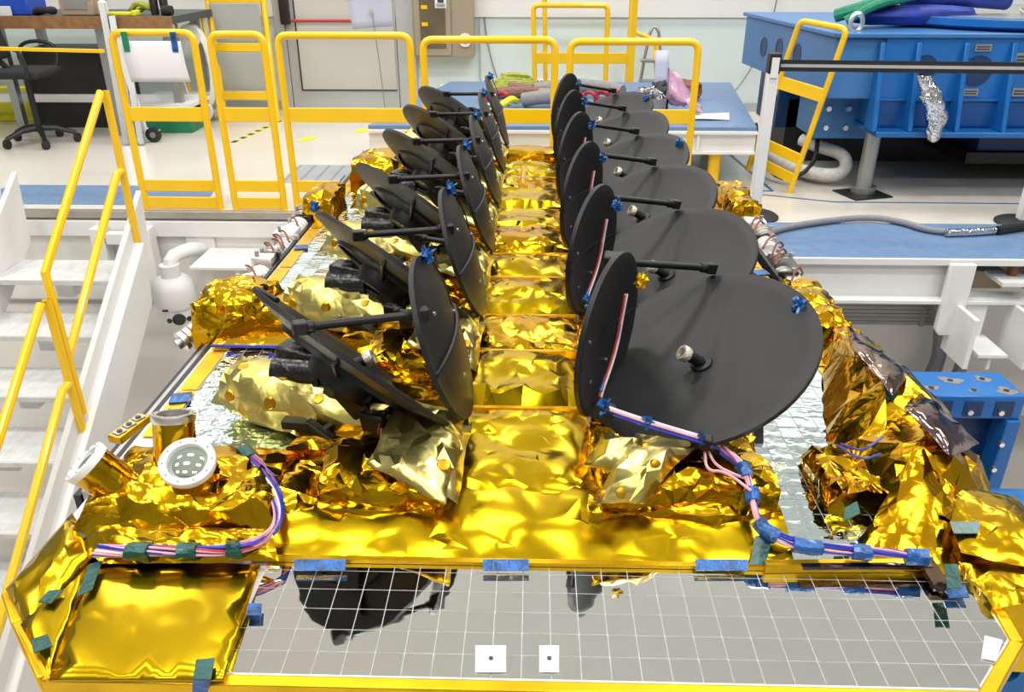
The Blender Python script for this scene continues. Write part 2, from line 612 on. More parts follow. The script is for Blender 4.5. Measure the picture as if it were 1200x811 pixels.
# ------------------------------------------------------------------ yellow barriers
def loop_path(p0, p1, p2, p3, r=.07, n=5):
    """open U path p0-p1-p2-p3 with rounded corners at p1 and p2"""
    out = [Vector(p0)]
    for a, b, c in ((p0, p1, p2), (p1, p2, p3)):
        a, b, c = Vector(a), Vector(b), Vector(c)
        u, w = (a - b).normalized(), (c - b).normalized()
        for k in range(n + 1):
            t = k / n
            q0, q2 = b + u * r, b + w * r
            out.append(q0 * (1 - t) ** 2 + b * 2 * t * (1 - t) + q2 * t * t)
    out.append(Vector(p3))
    return out


def barrier(x0, x1, y, h, label, mid=.70, low=True, r=.0255, group=None, y1=None):
    y1 = y if y1 is None else y1
    t = thing('safety_barrier', ((x0 + x1) / 2, (y + y1) / 2, 0), label, 'barrier', group)
    MB().tube(loop_path((x0, y, 0), (x0, y, h), (x1, y1, h), (x1, y1, 0)), r, 12).build('tube_frame', M['yellow'], t)
    MB().bar((x0, y, mid), (x1, y1, mid), .02, .1).build('cross_plate', M['yellow'], t, bevel=.004)
    if low:
        for z in (.18, .05):
            MB().bar((x0, y, z), (x1, y1, z), .02, .085).build('toe_plate', M['yellow'], t, bevel=.004)
    return t


G = 'yellow barriers along the pit edge'
BY = 5.91
barrier(-2.93, -2.36, BY, 1.25, 'yellow tubular barrier with a white paper taped to its top bar', group=G)
barrier(-2.245, -1.875, BY, 1.24, 'narrow yellow tubular barrier in front of the folded steps', group=G)
barrier(-1.775, -.86, BY, 1.235, 'wide yellow barrier standing in front of the grey door', group=G)
barrier(-.77, .14, BY, 1.21, 'wide yellow barrier in front of the coiled straps on the blue table', group=G)
barrier(.245, 1.12, BY, 1.20, 'wide yellow barrier in front of the pink bag', group=G)
# leaning barrier before the blue machine
t = thing('safety_barrier', (2.1, 6.75, 0), 'yellow barrier leaning askew against the blue machine', 'barrier')
A = [onz(925, 226, 0.0), ony(993, 34, 6.28), ony(938, 24, 6.62), ony(876, 199, 7.0)]
A[3].z = max(A[3].z, 0.0)
MB().tube(loop_path(*A, r=.06), .022, 12).build('tube_frame', M['yellow'], t)
for f, h in ((.62, .1), (.22, .085), (.09, .085)):
    MB().bar(A[0].lerp(A[1], f), A[3].lerp(A[2], f), .02, h, up=(A[1] - A[0])).build('cross_plate', M['yellow'], t, bevel=.004)

# paper on the first barrier
pp = thing('paper_sheet', (-2.65, BY - .03, 1.0), 'white paper sheet taped to the leftmost barrier', 'paper')
m = MB()
m.grid(lambda u, v: V(-2.86 + .42 * u + .03 * v, BY - .034 - .02 * math.sin(v * 2.4), 1.2 - .27 * v), 4, 8)
m.build('sheet', M['paper'], pp, solid=.001)
for xx, mt in ((-2.84, 'green'), (-2.50, 'blue_tape')):
    MB().bx(xx, xx + .04, BY - .05, BY - .04, 1.13, 1.26).build('tape', M[mt], pp)
# hanging lilac sheet near the door
c = ony(436, 14, 9.0)
m = MB()
m.grid(lambda u, v: V(c.x - .24 + .42 * u + .05 * (v - .5), 9.0 + .03 * math.sin(u * 3), c.z + .30 - .47 * v + .03 * (u)), 6, 6)
hs = thing('hanging_sheet', (c.x, 9.0, c.z), 'lilac sheet on a cord hanging in front of the grey door', 'sheet')
m.build('sheet', M['lilac'], hs, solid=.002)
MB().lathe((c.x - .01, 8.995, c.z), (0, -1, 0), [(.012, 0), (.024, 0), (.024, .006), (.012, .006), (.012, 0)], 14).build('eyelet', M['steel'], hs)
MB().tube([(c.x, 8.99, c.z), (c.x + .04, 9.0, c.z - .5), (c.x + .08, 9.0, -c.z * 0 + .02)], .005, 6).build('cord', M['cable'], hs)

# ------------------------------------------------------------------ folded steps, frame trolley at the back wall
fs = thing('folding_steps', (-3.4, 9.6, 0), 'tall folded yellow steps with grey panels leaning on the back wall', 'step ladder')
for dx, dy in ((0, 0), (-.05, .12)):
    MB().tube(loop_path((-3.52 + dx, 9.35 + dy, .0), (-3.66 + dx, 9.75 + dy, 1.6), (-3.03 + dx, 9.75 + dy, 1.6), (-2.92 + dx, 9.35 + dy, 0)), .03, 10).build('side_frame', M['yellow'], fs)
for z0 in (.10, .28, .78, 1.28):
    k = z0 / 1.6
    MB().box((-3.29 + -.06 * k, 9.33 + .4 * k, z0), (.62, .03, .09)).build('step_bar', M['yellow'], fs, bevel=.004)
for z0 in (.53, 1.03):
    k = z0 / 1.6
    MB().box((-3.29 + -.06 * k, 9.36 + .4 * k, z0), (.56, .02, .40)).build('step_panel', M['greypanel'], fs, bevel=.004)

yf = thing('frame_trolley', (.5, 9.3, 0), 'yellow tubular push frame standing behind the blue table', 'trolley')
y0 = 9.2
MB().tube(loop_path((.02, y0, 0), (-.02, y0, 1.24), (.76, y0, 1.24), (.78, y0, 0), r=.06), .028, 10).build('front_frame', M['yellow'], yf)
MB().tube(loop_path((.14, 9.6, 0), (.10, 9.6, 1.3), (1.05, 9.6, 1.3), (1.05, 9.6, 0), r=.03), .028, 10).build('rear_frame', M['yellow'], yf)
MB().bx(-.02, 1.05, y0 - .015, y0 + .015, .66, .77).build('cross_plate', M['yellow'], yf, bevel=.004)
MB().bx(1.0, 1.07, y0 - .03, y0 + .04, 0, 1.45).build('post', M['yellow'], yf, bevel=.006)
MB().tube([(1.05, y0, .98), (1.28, y0, .90), (1.3, y0, .8)], .022, 8, smooth=1).build('handle', M['yellow'], yf)

sl = thing('step_ladder', (1.35, 9.6, 0), 'small aluminium step ladder with a yellow rail behind the blue table', 'step ladder')
MB().tube([(1.15, 9.6, 0), (1.27, 9.7, .9), (1.33, 9.7, 1.02), (1.40, 9.7, .9), (1.45, 9.5, 0)], .018, 8, smooth=1).build('side_rail', M['alu'], sl)
MB().bar((1.42, 9.45, 0), (1.34, 9.6, .85), .06, .03).build('side_rail', M['yellow'], sl)
for z0 in (.2, .42, .64):
    MB().bx(1.18, 1.42, 9.45, 9.62, z0, z0 + .025).build('step', M['alu'], sl)

cr = thing('cord_reel', (-4.2, 9.3, 0), 'white wall hose loop beside the folded steps', 'hose')
c = ony(228, 75, 9.2)
m = MB()
for k in range(4):
    ang = [2 * PI * j / 20 for j in range(20)]
    m.tube([(c.x + (.16 + .01 * k) * math.cos(t), 9.2 + .02 * k, c.z - .05 + (.42 + .012 * k) * math.sin(t)) for t in ang], .012, 6, closed=True)
m.build('loop', M['white'], cr)
for zz in (.34, -.45):
    MB().lathe((c.x, 9.22, c.z - .05 + zz), (0, -1, 0), [(.05, 0), (.12, 0), (.12, .05), (.05, .05), (.05, 0)], 18).build('holder', M['whitering'], cr)
MB().tube(loop_path((c.x - .18, 9.4, 0), (c.x - .22, 9.4, 1.15), (c.x + .08, 9.4, 1.15), (c.x + .12, 9.4, 0)), .018, 8).build('stand', M['yellow'], cr)

# ------------------------------------------------------------------ workbench corner
wbk = thing('workbench', (-4.9, 8.6, 0), 'long workbench with brown wooden edge in the far left corner', 'workbench')
MB().bx(-7.0, -3.58, 8.5, 9.6, 1.10, 1.17).build('worktop', M['benchtop'], wbk)
MB().bx(-7.0, -3.58, 8.46, 8.5, 1.06, 1.175).build('edge_strip', M['wood'], wbk)
for xx in (-5.5, -3.75):
    for yy in (8.75, 9.5):
        MB().bx(xx - .04, xx + .04, yy - .04, yy + .04, 0, 1.10).build('leg', M['alu'], wbk)
MB().bx(-7.0, -3.6, 8.9, 8.97, .28, .36).build('foot_rail', M['white'], wbk)
MB().bx(-4.3, -3.6, 8.6, 9.5, .27, .31).build('lower_shelf', M['white'], wbk)
MB().bx(-4.4, -4.32, 8.55, 8.62, 0, 1.06).build('leg', M['alu'], wbk)
tag(MB().bx(-5.45, -4.5, 8.95, 9.5, 0, .82).build('equipment_case', M['dark'], bevel=.02), 'large black equipment case under the workbench', 'case')
tag(MB().bx(-6.7, -5.5, 9.3, 9.9, 0.0, .3).build('striped_base', M['hivis'], bevel=.01), 'yellow striped low base behind the office chair', 'base')
m = MB()
m.bx(-4.2, -3.65, 8.7, 9.2, .0, .22).bx(-4.23, -3.62, 8.67, 9.23, .19, .23)
tag(m.build('storage_crate', M['green'], bevel=.008), 'green crate on the floor under the workbench shelf', 'crate')
# profiles leaning
for k in range(3):
    m = MB()
    b0 = V(-4.08 + k * .075, 8.1, 0)
    t0 = V(-4.20 + k * .075, 8.42, 1.30 - .12 * k)
    m.bar(b0, t0, .05, .05)
    for s in (-1, 1):
        m.bar(b0 + V(s * .02, -.024, .02), t0 + V(s * .02, -.024, 0), .014, .01)
    tag(m.build('aluminium_profile', M['alu']), ['long aluminium profile leaning on the bench, leftmost of three', 'aluminium profile leaning on the bench, middle of three', 'shorter aluminium profile leaning on the bench, rightmost of three'][k], 'profile', 'profiles leaning on the bench')
tr = thing('caster_trolley', (-3.85, 8.25, 0), 'small white trolley frame on a black caster by the bench', 'trolley')
MB().bar((-4.05, 8.25, 1.0), (-3.95, 8.25, .12), .05, .04).bar((-3.95, 8.25, .12), (-3.80, 8.25, .10), .05, .04).build('strut', M['white'], tr)
m = MB()
m.lathe((-3.86, 8.22, .075), (0, 1, 0), [(.0, 0), (.03, 0), (.035, -.005), (.075, 0), (.075, .04), (.03, .045), (0, .04)], 20)
m.build('wheel', M['rubber'], tr)
MB().cyl((-3.86, 8.215, .075), (-3.86, 8.27, .075), .03).build('hub', M['alu'], tr)
# bench top things
tag(MB().bx(-5.55, -5.05, 8.6, 8.95, 1.175, 1.33).build('parts_bin', M['bluebin'], bevel=.012), 'blue plastic bin on the left end of the workbench', 'bin')
tag(MB().bx(-5.5, -5.2, 8.52, 8.56, 1.175, 1.26).build('label_card', M['paper']), 'white printed card leaning on the blue bin', 'card')
m = MB()
m.tube([(-5.0, 8.6, 1.2), (-4.9, 8.55, 1.24), (-4.8, 8.62, 1.2), (-4.85, 8.7, 1.23), (-4.98, 8.66, 1.2)], .03, 8, closed=True, smooth=2)
tag(m.build('work_gloves', M['darkfabric']), 'black gloves heaped on the workbench', 'gloves')
cbx = thing('test_instrument', (-4.55, 8.75, 1.175), 'grey brown instrument box on the workbench', 'instrument')
MB().bx(-4.72, -4.38, 8.58, 8.9, 1.175, 1.42).build('case', M['cardboard'], cbx, bevel=.01)
MB().bx(-4.68, -4.44, 8.572, 8.58, 1.23, 1.38).build('front_panel', M['grey'], cbx)
MB().cyl((-4.40, 8.56, 1.35), (-4.40, 8.58, 1.35), .02).build('knob', M['dark'], cbx)
tag(MB().lathe((-4.29, 8.6, 1.175), (0, 0, 1), [(0, 0), (.045, 0), (.045, .12), (.02, .14), (.02, .17), (0, .17)], 16).build('spray_bottle', M['whitering']), 'small white bottle on the workbench above the profiles', 'bottle')
m = MB()
m.bx(-4.22, -3.95, 8.52, 8.6, 1.175, 1.21).bx(-3.98, -3.93, 8.5, 8.62, 1.175, 1.225)
tag(m.build('tape_measure', M['hivis'], bevel=.01), 'yellow hand tool lying on the bench edge', 'tool')
m = MB()
m.tube([(-4.1, 8.75, 1.2), (-3.98, 8.7, 1.3), (-3.86, 8.72, 1.22), (-3.9, 8.8, 1.28), (-4.05, 8.8, 1.19)], .028, 8, closed=True, smooth=2)
tag(m.build('strap_coil', M['lime']), 'lime and black strap coil on the workbench', 'strap')
for k in range(2):
    m = MB().lathe((-3.82 + .1 * k, 8.7, 1.175), (0, 0, 1), [(0, 0), (.04, 0), (.042, .15), (.03, .18), (.03, .24), (0, .24)], 14)
    tag(m.build('canister', M['dark']), ['black canister on the workbench, left of a pair', 'black canister on the workbench, right of a pair'][k], 'canister', 'canisters on the bench')
m = MB()
m.lathe((-3.66, 8.62, 1.22), (1, 0, 0), [(0, -.05), (.045, -.05), (.05, 0), (.045, .05), (0, .05)], 14)
tag(m.build('cable_roll', M['darkfabric']), 'black rolled cable at the right end of the workbench', 'cable roll')
tag(MB().tube([(-3.85, 9.0, 1.1), (-3.95, 9.0, .8), (-3.8, 9.0, .55), (-3.72, 9.0, .8), (-3.9, 9.0, .5), (-3.88, 9.0, .32)], .008, 6, smooth=2).build('power_cord', M['dark']),
    'thin black cord dangling under the workbench', 'cord')


# office chair
oc = thing('office_chair', (-4.97, 8.15, 0), 'black swivel office chair in the far left corner', 'chair')
cx, cy = -4.97, 8.15
for k in range(5):
    a = 2 * PI * k / 5 + .3
    e = V(cx + .33 * math.cos(a), cy + .33 * math.sin(a), .09)
    lg = MB().tube([(cx, cy, .16), ((cx + e.x) / 2, (cy + e.y) / 2, .15), e], [.035, .03, .02], 8).build('leg', M['dark'], oc)
    MB().lathe((e.x - .02, e.y, .045), (1, 0, 0), [(0, 0), (.045, 0), (.045, .04), (0, .04)], 12).build('caster', M['rubber'], lg)
MB().cyl((cx, cy, .12), (cx, cy, .66), .03).build('column', M['dark'], oc)
MB().box((cx, cy, .69), (.5, .48, .08)).build('seat', M['darkfabric'], oc, bevel=.03)
m = MB()
m.grid(lambda u, v: V(cx - .30 - .08 * v + .05 * math.sin(PI * u), cy - .22 + .44 * u, .80 + .5 * v), 8, 8)
m.build('backrest', M['darkfabric'], oc, solid=.06)
MB().bar((cx - .1, cy, .66), (cx - .33, cy, .9), .06, .03).build('back_bracket', M['dark'], oc)
for s in (-1, 1):
    MB().tube([(cx + .16, cy + s * .24, .68), (cx + .2, cy + s * .3, .82), (cx + .16, cy + s * .3, .94), (cx - .1, cy + s * .3, .95), (cx - .2, cy + s * .27, .85), (cx - .14, cy + s * .24, .68)], .018, 8, smooth=2).build('armrest', M['dark'], oc)

a, b = ony(0, 57, 5.9), ony(122, 60, 5.9)
tag(MB().bar(b, b + (a - b) * 1.6, .03, .022).build('chain_rail', M['yellow']), 'thin yellow rail running left from the papered barrier', 'rail')

# ------------------------------------------------------------------ low blue table
TZ = .50
tb = thing('blue_topped_table', (.3, 7.7, 0), 'long low blue-topped table with white frame and yellow legs', 'table')
MB().prism([V(-1.33, 6.58, TZ - .03), V(1.77, 6.58, TZ - .03), V(2.08, 9.0, TZ - .03), V(-.9, 9.0, TZ - .03)], (0, 0, .03)).build('tabletop', M['bluemat'], tb, bevel=.004)
m = MB()
m.bx(-1.33, 1.77, 6.58, 6.64, TZ - .2, TZ - .03)
m.build('front_beam', M['white'], tb, bevel=.005)
MB().bx(-1.33, 1.77, 6.54, 6.6, TZ - .05, TZ - .03).build('front_lip', M['white'], tb)
MB().bx(-1.33, 1.77, 6.55, 6.6, TZ - .21, TZ - .19).build('front_lip', M['white'], tb)
for xx in (.6, 1.3):
    MB().bx(xx, xx + .02, 6.55, 6.58, TZ - .2, TZ - .05).build('web_plate', M['white'], tb)
MB().bx(-1.0, 2.0, 8.9, 8.97, TZ - .2, TZ - .03).build('rear_beam', M['white'], tb)
for xx, yy in ((1.48, 6.66), (-1.0, 6.66), (1.85, 8.8), (-.7, 8.8), (.25, 6.66)):
    lg = MB().cyl((xx, yy, 0), (xx, yy, TZ - .03), .05, n=18).build('leg', M['yellow'], tb)
    MB().cyl((xx, yy, 0), (xx, yy, .03), .075, n=18).build('foot', M['yellow'], lg)
T = TZ + .001
# items on the table
m = MB()
for k in range(7):
    z = T + .02 + .02 * k
    m.tube([(-.55 + .03 * k, 8.3 + .02 * k, z), (-.2, 8.25 + .03 * k, z + .02), (.1 - .02 * k, 8.35, z), (-.15, 8.5 - .02 * k, z + .01)], .018, 6, closed=True, smooth=2)
tag(m.build('strap_bundle', M['lime']), 'lime green straps coiled on the blue table', 'straps')
m = MB()
m.tube([(-.5, 7.75, T + .05), (-.2, 7.7, T + .09), (.05, 7.85, T + .06), (.1, 8.05, T + .05), (-.25, 8.1, T + .07)], .055, 10, smooth=2)
tag(m.build('sling_roll', M['sling_brown']), 'brown lifting sling heaped behind the left antennas', 'sling')
m = MB()
m.tube([(.0, 8.0, T + .06), (.35, 8.05, T + .11), (.7, 7.95, T + .09), (.82, 7.85, T + .07)], .065, 12, smooth=2)
tag(m.build('foam_pipe', M['foam']), 'straight grey foam pipe lying on the blue table', 'pipe')
m = MB()
m.tube([(-.1, 7.45, T + .06), (.1, 7.4, T + .1), (.25, 7.5, T + .07), (.22, 7.7, T + .06), (.05, 7.75, T + .06)], .06, 12, smooth=2)
tag(m.build('foam_pipe', M['foam']), 'curled grey foam pipe on the blue table', 'pipe')
for i, (xx, yy) in enumerate(((.38, 7.62), (.5, 7.55), (.62, 7.62), (.72, 7.7), (-.38, 7.45), (-.28, 7.5))):
    m = MB()
    m.tube([(xx - .05, yy, T + .02), (xx - .05, yy + .03, T + .09), (xx, yy, T + .12), (xx + .05, yy - .03, T + .09), (xx + .05, yy, T + .02)], .018, 8, smooth=1)
    sh = thing('shackle', (xx, yy, T), ['red shackle on the blue table, leftmost of the right heap', 'red shackle on the blue table, nearest of the right heap', 'red shackle on the blue table, second from the heap right end', 'red shackle on the blue table, rightmost', 'red shackle beside the yellow strap, left one', 'red shackle beside the yellow strap, right one'][i], 'shackle', 'red shackles on the blue table')
    m.build('bow', M['sling_red'], sh)
    MB().cyl((xx - .07, yy, T + .02), (xx + .07, yy, T + .02), .016, n=10).build('pin', M['steel'], sh)
m = MB()
m.tube([(-.36, 7.2, T + .02), (-.28, 7.25, T + .05), (-.2, 7.35, T + .09), (-.16, 7.45, T + .05)], .03, 8, smooth=2)
tag(m.build('bright_strap', M['hivis']), 'bright yellow strap lying among the foam pipes', 'strap')
m = MB()
m.grid(lambda u, v: V(1.25 + .36 * u + .06 * v, 6.85 + .3 * v, T + .010 + .005 * math.sin(u * 4 + v * 3)), 6, 6)
tag(m.build('paper_sheet', M['paper'], solid=.002), 'blank white paper lying on the right of the blue table', 'paper')
# box of screws, pink bag
sb = thing('screw_box', (1.0, 7.35, T), 'dark tray full of loose screws on the blue table', 'tray')
m = MB()
m.bx(.85, 1.15, 7.2, 7.5, T, T + .015).bx(.85, .865, 7.2, 7.5, T, T + .11).bx(1.135, 1.15, 7.2, 7.5, T, T + .11).bx(.85, 1.15, 7.2, 7.215, T, T + .11).bx(.85, 1.15, 7.485, 7.5, T, T + .11)
m.build('tray', M['grey'], sb)
m = MB()
for k in range(150):
    x, y = random.uniform(.88, 1.12), random.uniform(7.23, 7.47)
    d = V(random.uniform(-1, 1), random.uniform(-1, 1), random.uniform(-.6, .6)).normalized() * .022
    p = V(x, y, T + .05 + random.uniform(0, .08) + .05 * math.sin((x - .88) / .24 * PI))
    m.cyl(p - d, p + d, .006, n=5)
    m.cyl(p + d, p + d * 1.3, .012, n=6)
o = m.build('screws', M['gunmetal'], sb)
o['kind'] = 'stuff'


def blobby(name, c, s, mtl, amp=.25, seed=0, n=20, freq=2.2, flat=False):
    m = MB()
    c = Vector(c)

    def fn(u, v):
        th, ph = u * 2 * PI, (v - .5) * PI
        d = V(math.cos(ph) * math.cos(th), math.cos(ph) * math.sin(th), math.sin(ph))
        q = d * freq + V(seed * 3.1, seed * 1.7, 0)
        k = 1 + amp * (noise.noise(q) + .6 * abs(noise.noise(q * 2.3)) - .2)
        p = V(d.x * s[0], d.y * s[1], d.z * s[2]) * k
        if p.z < -s[2] * .8:
            p.z = -s[2] * .8
        return c + p
    m.grid(fn, n, n // 2)
    return m


m = MB()
m.grid(lambda u, v: V(1.12 + .30 * u + .03 * noise.noise((u * 3, v * 3, 1)), 7.0 + .25 * v + .04 * noise.noise((u * 4, v * 4, 3)),
                      T + .01 + (.33 * (1 - u) ** 1.1 + .04) * math.sin(PI * min(1, .15 + v * .8)) + .05 * abs(noise.noise((u * 5, v * 5, 7)))), 18, 14)
tag(m.build('plastic_bag', M['pinkbag'], solid=.002), 'crumpled pink antistatic bag beside the screw tray', 'bag')
tag(blobby('cable_heap', (1.42, 7.9, T + .08), (.16, .14, .1), M['wire_brown'], .35, 3).build('cable_heap', M['wire_brown']), 'brown and black heap of cables behind the pink bag', 'cables')
tag(blobby('bracket_heap', (1.22, 8.1, T + .06), (.1, .1, .08), M['dark'], .4, 9).build('bracket_heap', M['dark']), 'small dark heap of clamps behind the pink bag', 'clamps')
m = MB()
m.grid(lambda u, v: V(1.2 + .14 * u, 8.5 + .05 * v, T + .005 + .36 * v), 3, 3)
tag(m.build('clear_sleeve', M['lilac'], solid=.002), 'pale translucent sheet standing at the back of the blue table', 'sheet')


def onplane(px, py, p0, n):
    d = ray(px, py)
    o = V(0, 0, CH)
    return o + d * ((Vector(p0) - o).dot(Vector(n)) / d.dot(Vector(n)))


# ------------------------------------------------------------------ blue machine on the right
mc = thing('slip_table_machine', (4.0, 7.4, 0), 'large ribbed blue test machine on the right', 'machine')
m = MB()
m.prism([V(2.24, 6.46, .74), V(6.6, 6.46, .74), V(6.6, 8.6, .74), V(2.07, 8.6, .74)], (0, 0, .44))
m.build('body', M['machine2'], mc, bevel=.012)
MB().prism([V(2.21, 6.42, 1.18), V(6.6, 6.42, 1.18), V(6.6, 8.64, 1.18), V(2.04, 8.64, 1.18)], (0, 0, .035)).build('top_plate', M['machine2'], mc, bevel=.008)
MB().bx(2.6, 6.6, 6.44, 6.9, .53, 1.19).build('front_panel', M['machine'], mc, bevel=.006)
MB().bx(2.58, 6.6, 6.26, 6.95, .49, .53).build('bottom_flange', M['machine'], mc, bevel=.006)
for px in (1027, 1069, 1124, 1179, 1240, 1300):
    x = ony(px, 100, 6.4).x
    m = MB()
    m.prism([V(x - .018, 6.45, 1.15), V(x - .018, 6.41, 1.15), V(x - .018, 6.27, .53), V(x - .018, 6.45, .53)], (.036, 0, 0))
    m.build('rib', M['machine'], mc, bevel=.006)
xs = [ony(px, 100, 6.4).x for px in (1027, 1069, 1124, 1179, 1240)]
for a, b in zip(xs, xs[1:]):
    MB().bx(a + .05, b - .04, 6.425, 6.44, .55, .73).build('recess_plate', M['machine_dark'], mc)  # shaded recess painted as a darker plate on the flat front
    MB().bx(a + .02, b - .02, 6.41, 6.44, .735, .75).build('recess_lip', M['machine'], mc)


def hole(c, ax, r, parent, mt='navy', n=24):
    m = MB()
    c, ax = Vector(c), Vector(ax)
    m.lathe(c, ax, [(r, .004), (r + .012, .004), (r + .012, -.01), (r, -.01), (r, .004)], n)
    m.lathe(c, ax, [(0, .001), (r, .001)], n)
    return m.build('port_hole', M[mt], parent)


for px, py in ((895, 55), (913, 57), (934, 64)):
    d = ray(px, py)
    nl = V(-2.14, -.17, 0).normalized()
    c = onplane(px, py, (2.24, 6.46, 1), nl)
    hole(c, nl, .075, mc)
for px, py, r in ((1083, 80, .085), (1145, 83, .10)):
    c = ony(px, py, 6.44)
    hole(c, (0, -1, 0), r, mc)
for px, py, w, h in ((1152, 56, .12, .05), (1137, 108, .11, .05), (1197, 68, .09, .07), (1195, 108, .12, .06)):
    c = ony(px, py, 6.436)
    pl = MB().bx(c.x - w / 2, c.x + w / 2, 6.428, 6.44, c.z - h / 2, c.z + h / 2).build('name_plate', M['alu'], mc)
    mm = MB()
    for k in range(2):
        mm.bx(c.x - w * .4, c.x + w * .4, 6.426, 6.428, c.z - h * .3 + k * h * .35, c.z - h * .1 + k * h * .35)
    mm.build('print', M['ink'], pl)
MB().cyl((2.66, 6.5, 0.02), (2.66, 6.5, .49), .06, n=20).build('column', M['alu'], mc)
MB().cyl((2.66, 6.5, 0.012), (2.66, 6.5, .06), .095, n=20).build('column_foot', M['alu'], mc)
MB().box((2.64, 6.45, .006), (.34, .3, .012), rotz(.3)).build('base_plate', M['dark'], mc)
MB().cyl((5.6, 6.5, 0.0), (5.6, 6.5, .49), .06, n=20).build('column', M['alu'], mc)
blk = MB().bx(2.28, 2.7, 6.75, 7.25, .38, .74).build('clamp_block', M['machine2'], mc, bevel=.01)
m = MB()
for xx in (2.36, 2.52):
    for zz in (.47, .62):
        m.cyl((xx, 6.72, zz), (xx, 6.75, zz), .022, n=6)
m.build('bolt', M['steel'], blk)
MB().bx(2.2, 2.6, 7.6, 8.3, .3, .74).build('side_block', M['navy'], mc, bevel=.01)
MB().bx(3.7, 5.0, 6.9, 7.6, .25, .5).build('under_block', M['navy'], mc, bevel=.01)
MB().bx(2.3, 6.6, 7.6, 8.4, 0, .55).build('plinth', M['dark'], mc)
MB().bx(3.6, 5.0, 6.85, 7.6, .16, .25).build('block_pad', M['dark'], mc)
tt = MB()
tt.lathe((3.95, 7.5, 1.216), (0, 0, 1), [(0, 0), (1.05, 0), (1.12, .03), (1.12, .085), (0, .085)], 48)
tt = tt.build('turntable', M['machine'], mc, bevel=.004)
MB().cyl((3.95, 7.5, 1.301), (3.95, 7.5, 1.305), 1.0, n=48).build('turntable_top', M['alu'], mc)
m = MB()
c = V(2.42, 6.62, 1.27)
m.tube([(c.x + .045 * math.cos(t), c.y, c.z + .065 * math.sin(t)) for t in [2 * PI * k / 16 for k in range(16)]], .018, 8, closed=True)
m.cyl((c.x, c.y, 1.215), (c.x, c.y, 1.225), .04)
m.build('eyebolt', M['steel'], mc)
tag(blobby('sling', (2.95, 6.95, 1.30), (.55, .13, .085), None, .2, 4, 28, 1.4).build('lifting_sling', M['bluesling']), 'dark blue lifting sling lying on the left of the machine top', 'sling')
m = MB()
m.tube([(2.95, 7.2, 1.40), (3.2, 7.1, 1.43), (3.5, 7.05, 1.42), (3.75, 7.1, 1.40)], [.07, .09, .09, .07], 12, smooth=1)
tag(m.build('lifting_sling', M['bluesling']), 'dark blue sling rolled on top of the turntable', 'sling')
m = MB()
m.tube([(2.35, 6.9, 1.3), (2.5, 6.8, 1.36), (2.75, 6.9, 1.42), (2.9, 7.0, 1.47), (3.1, 7.0, 1.5)], .05, 8, smooth=2)
m.tube([(2.4, 6.8, 1.27), (2.6, 6.75, 1.40), (2.8, 6.85, 1.42), (3.0, 6.9, 1.46)], .035, 8, smooth=2)
tag(m.build('green_strap', M['greenstrap']), 'green strap bundle on the left end of the machine top', 'strap')
hk = thing('chain_hook', (3.85, 7.0, 1.31), 'green strap end with a steel hook on the turntable', 'hook')
MB().tube([(3.82, 7.0, 1.6), (3.84, 6.98, 1.48), (3.86, 7.0, 1.42)], .035, 8).build('strap', M['greenstrap'], hk)
MB().tube([(3.86, 7.0, 1.42), (3.9, 7.0, 1.36), (3.86, 7.0, 1.32), (3.81, 7.0, 1.35)], .02, 8, smooth=1).build('hook', M['steel'], hk)
m = MB()
m.bx(4.3, 5.2, 7.1, 7.8, 1.306, 1.85)
tag(m.build('yellow_fixture', M['hivis'], bevel=.02), 'big yellow block on the turntable at the right border', 'fixture')
m = MB()
m.tube([(2.15, 7.5, .10), (2.2, 6.95, .09), (2.42, 6.68, .09), (2.6, 6.75, .11), (2.62, 6.9, .22), (2.4, 6.98, .27), (2.3, 7.1, .3)], .052, 12, smooth=2)
tag(m.build('insulated_hose', M['whitefabric']), 'thick white insulated hose curled under the blue machine', 'hose')
m = MB()
m.tube([(2.0, 7.5, .35), (1.95, 7.0, .12), (2.1, 6.7, .02), (2.35, 6.8, .15), (2.4, 7.0, .35)], .018, 8, smooth=2)
tag(m.build('black_hose', M['dark']), 'black hose looping beside the white insulated hose', 'hose')
c0, c1 = ony(1083, 88, 6.2), ony(1092, 167, 6.2)
m = MB()


def fnf(u, v):
    ctr = c0.lerp(c1, v) + V(.05 * math.sin(v * 3), 0, 0)
    r = .022 + .062 * math.sin(PI * min(1, v * .85 + .12)) ** .8 if v < .97 else .01
    a = u * 2 * PI
    k = r * (1 + .35 * noise.noise((math.cos(a) * 1.5, math.sin(a) * 1.5, v * 7)))
    return ctr + V(k * math.cos(a), k * math.sin(a) * .8, 0)


m.grid(fnf, 22, 26)
tag(m.build('foil_wrapped_connector', M['silverfoil'], angle=50), 'silver foil wrapped cable end hanging from the machine', 'cable end')

# ------------------------------------------------------------------ belt barrier
def belt_post(p, label):
    t = thing('belt_post', (p[0], p[1], 0), label, 'barrier post', 'belt barrier posts')
    MB().lathe((p[0], p[1], 0.001), (0, 0, 1), [(0, 0), (.18, 0), (.18, .012), (.16, .025), (.05, .032), (0, .032)], 32).build('base', M['rubber'], t)
    MB().box((p[0], p[1], .56), (.075, .075, 1.06)).build('post', M['white'], t, bevel=.008)
    hd = MB().box((p[0], p[1], 1.075), (.078, .082, .13)).build('head', M['dark'], t, bevel=.004)
    MB().box((p[0], p[1] - .042, 1.05), (.05, .012, .13)).build('head_plate', M['white'], hd)
    return t


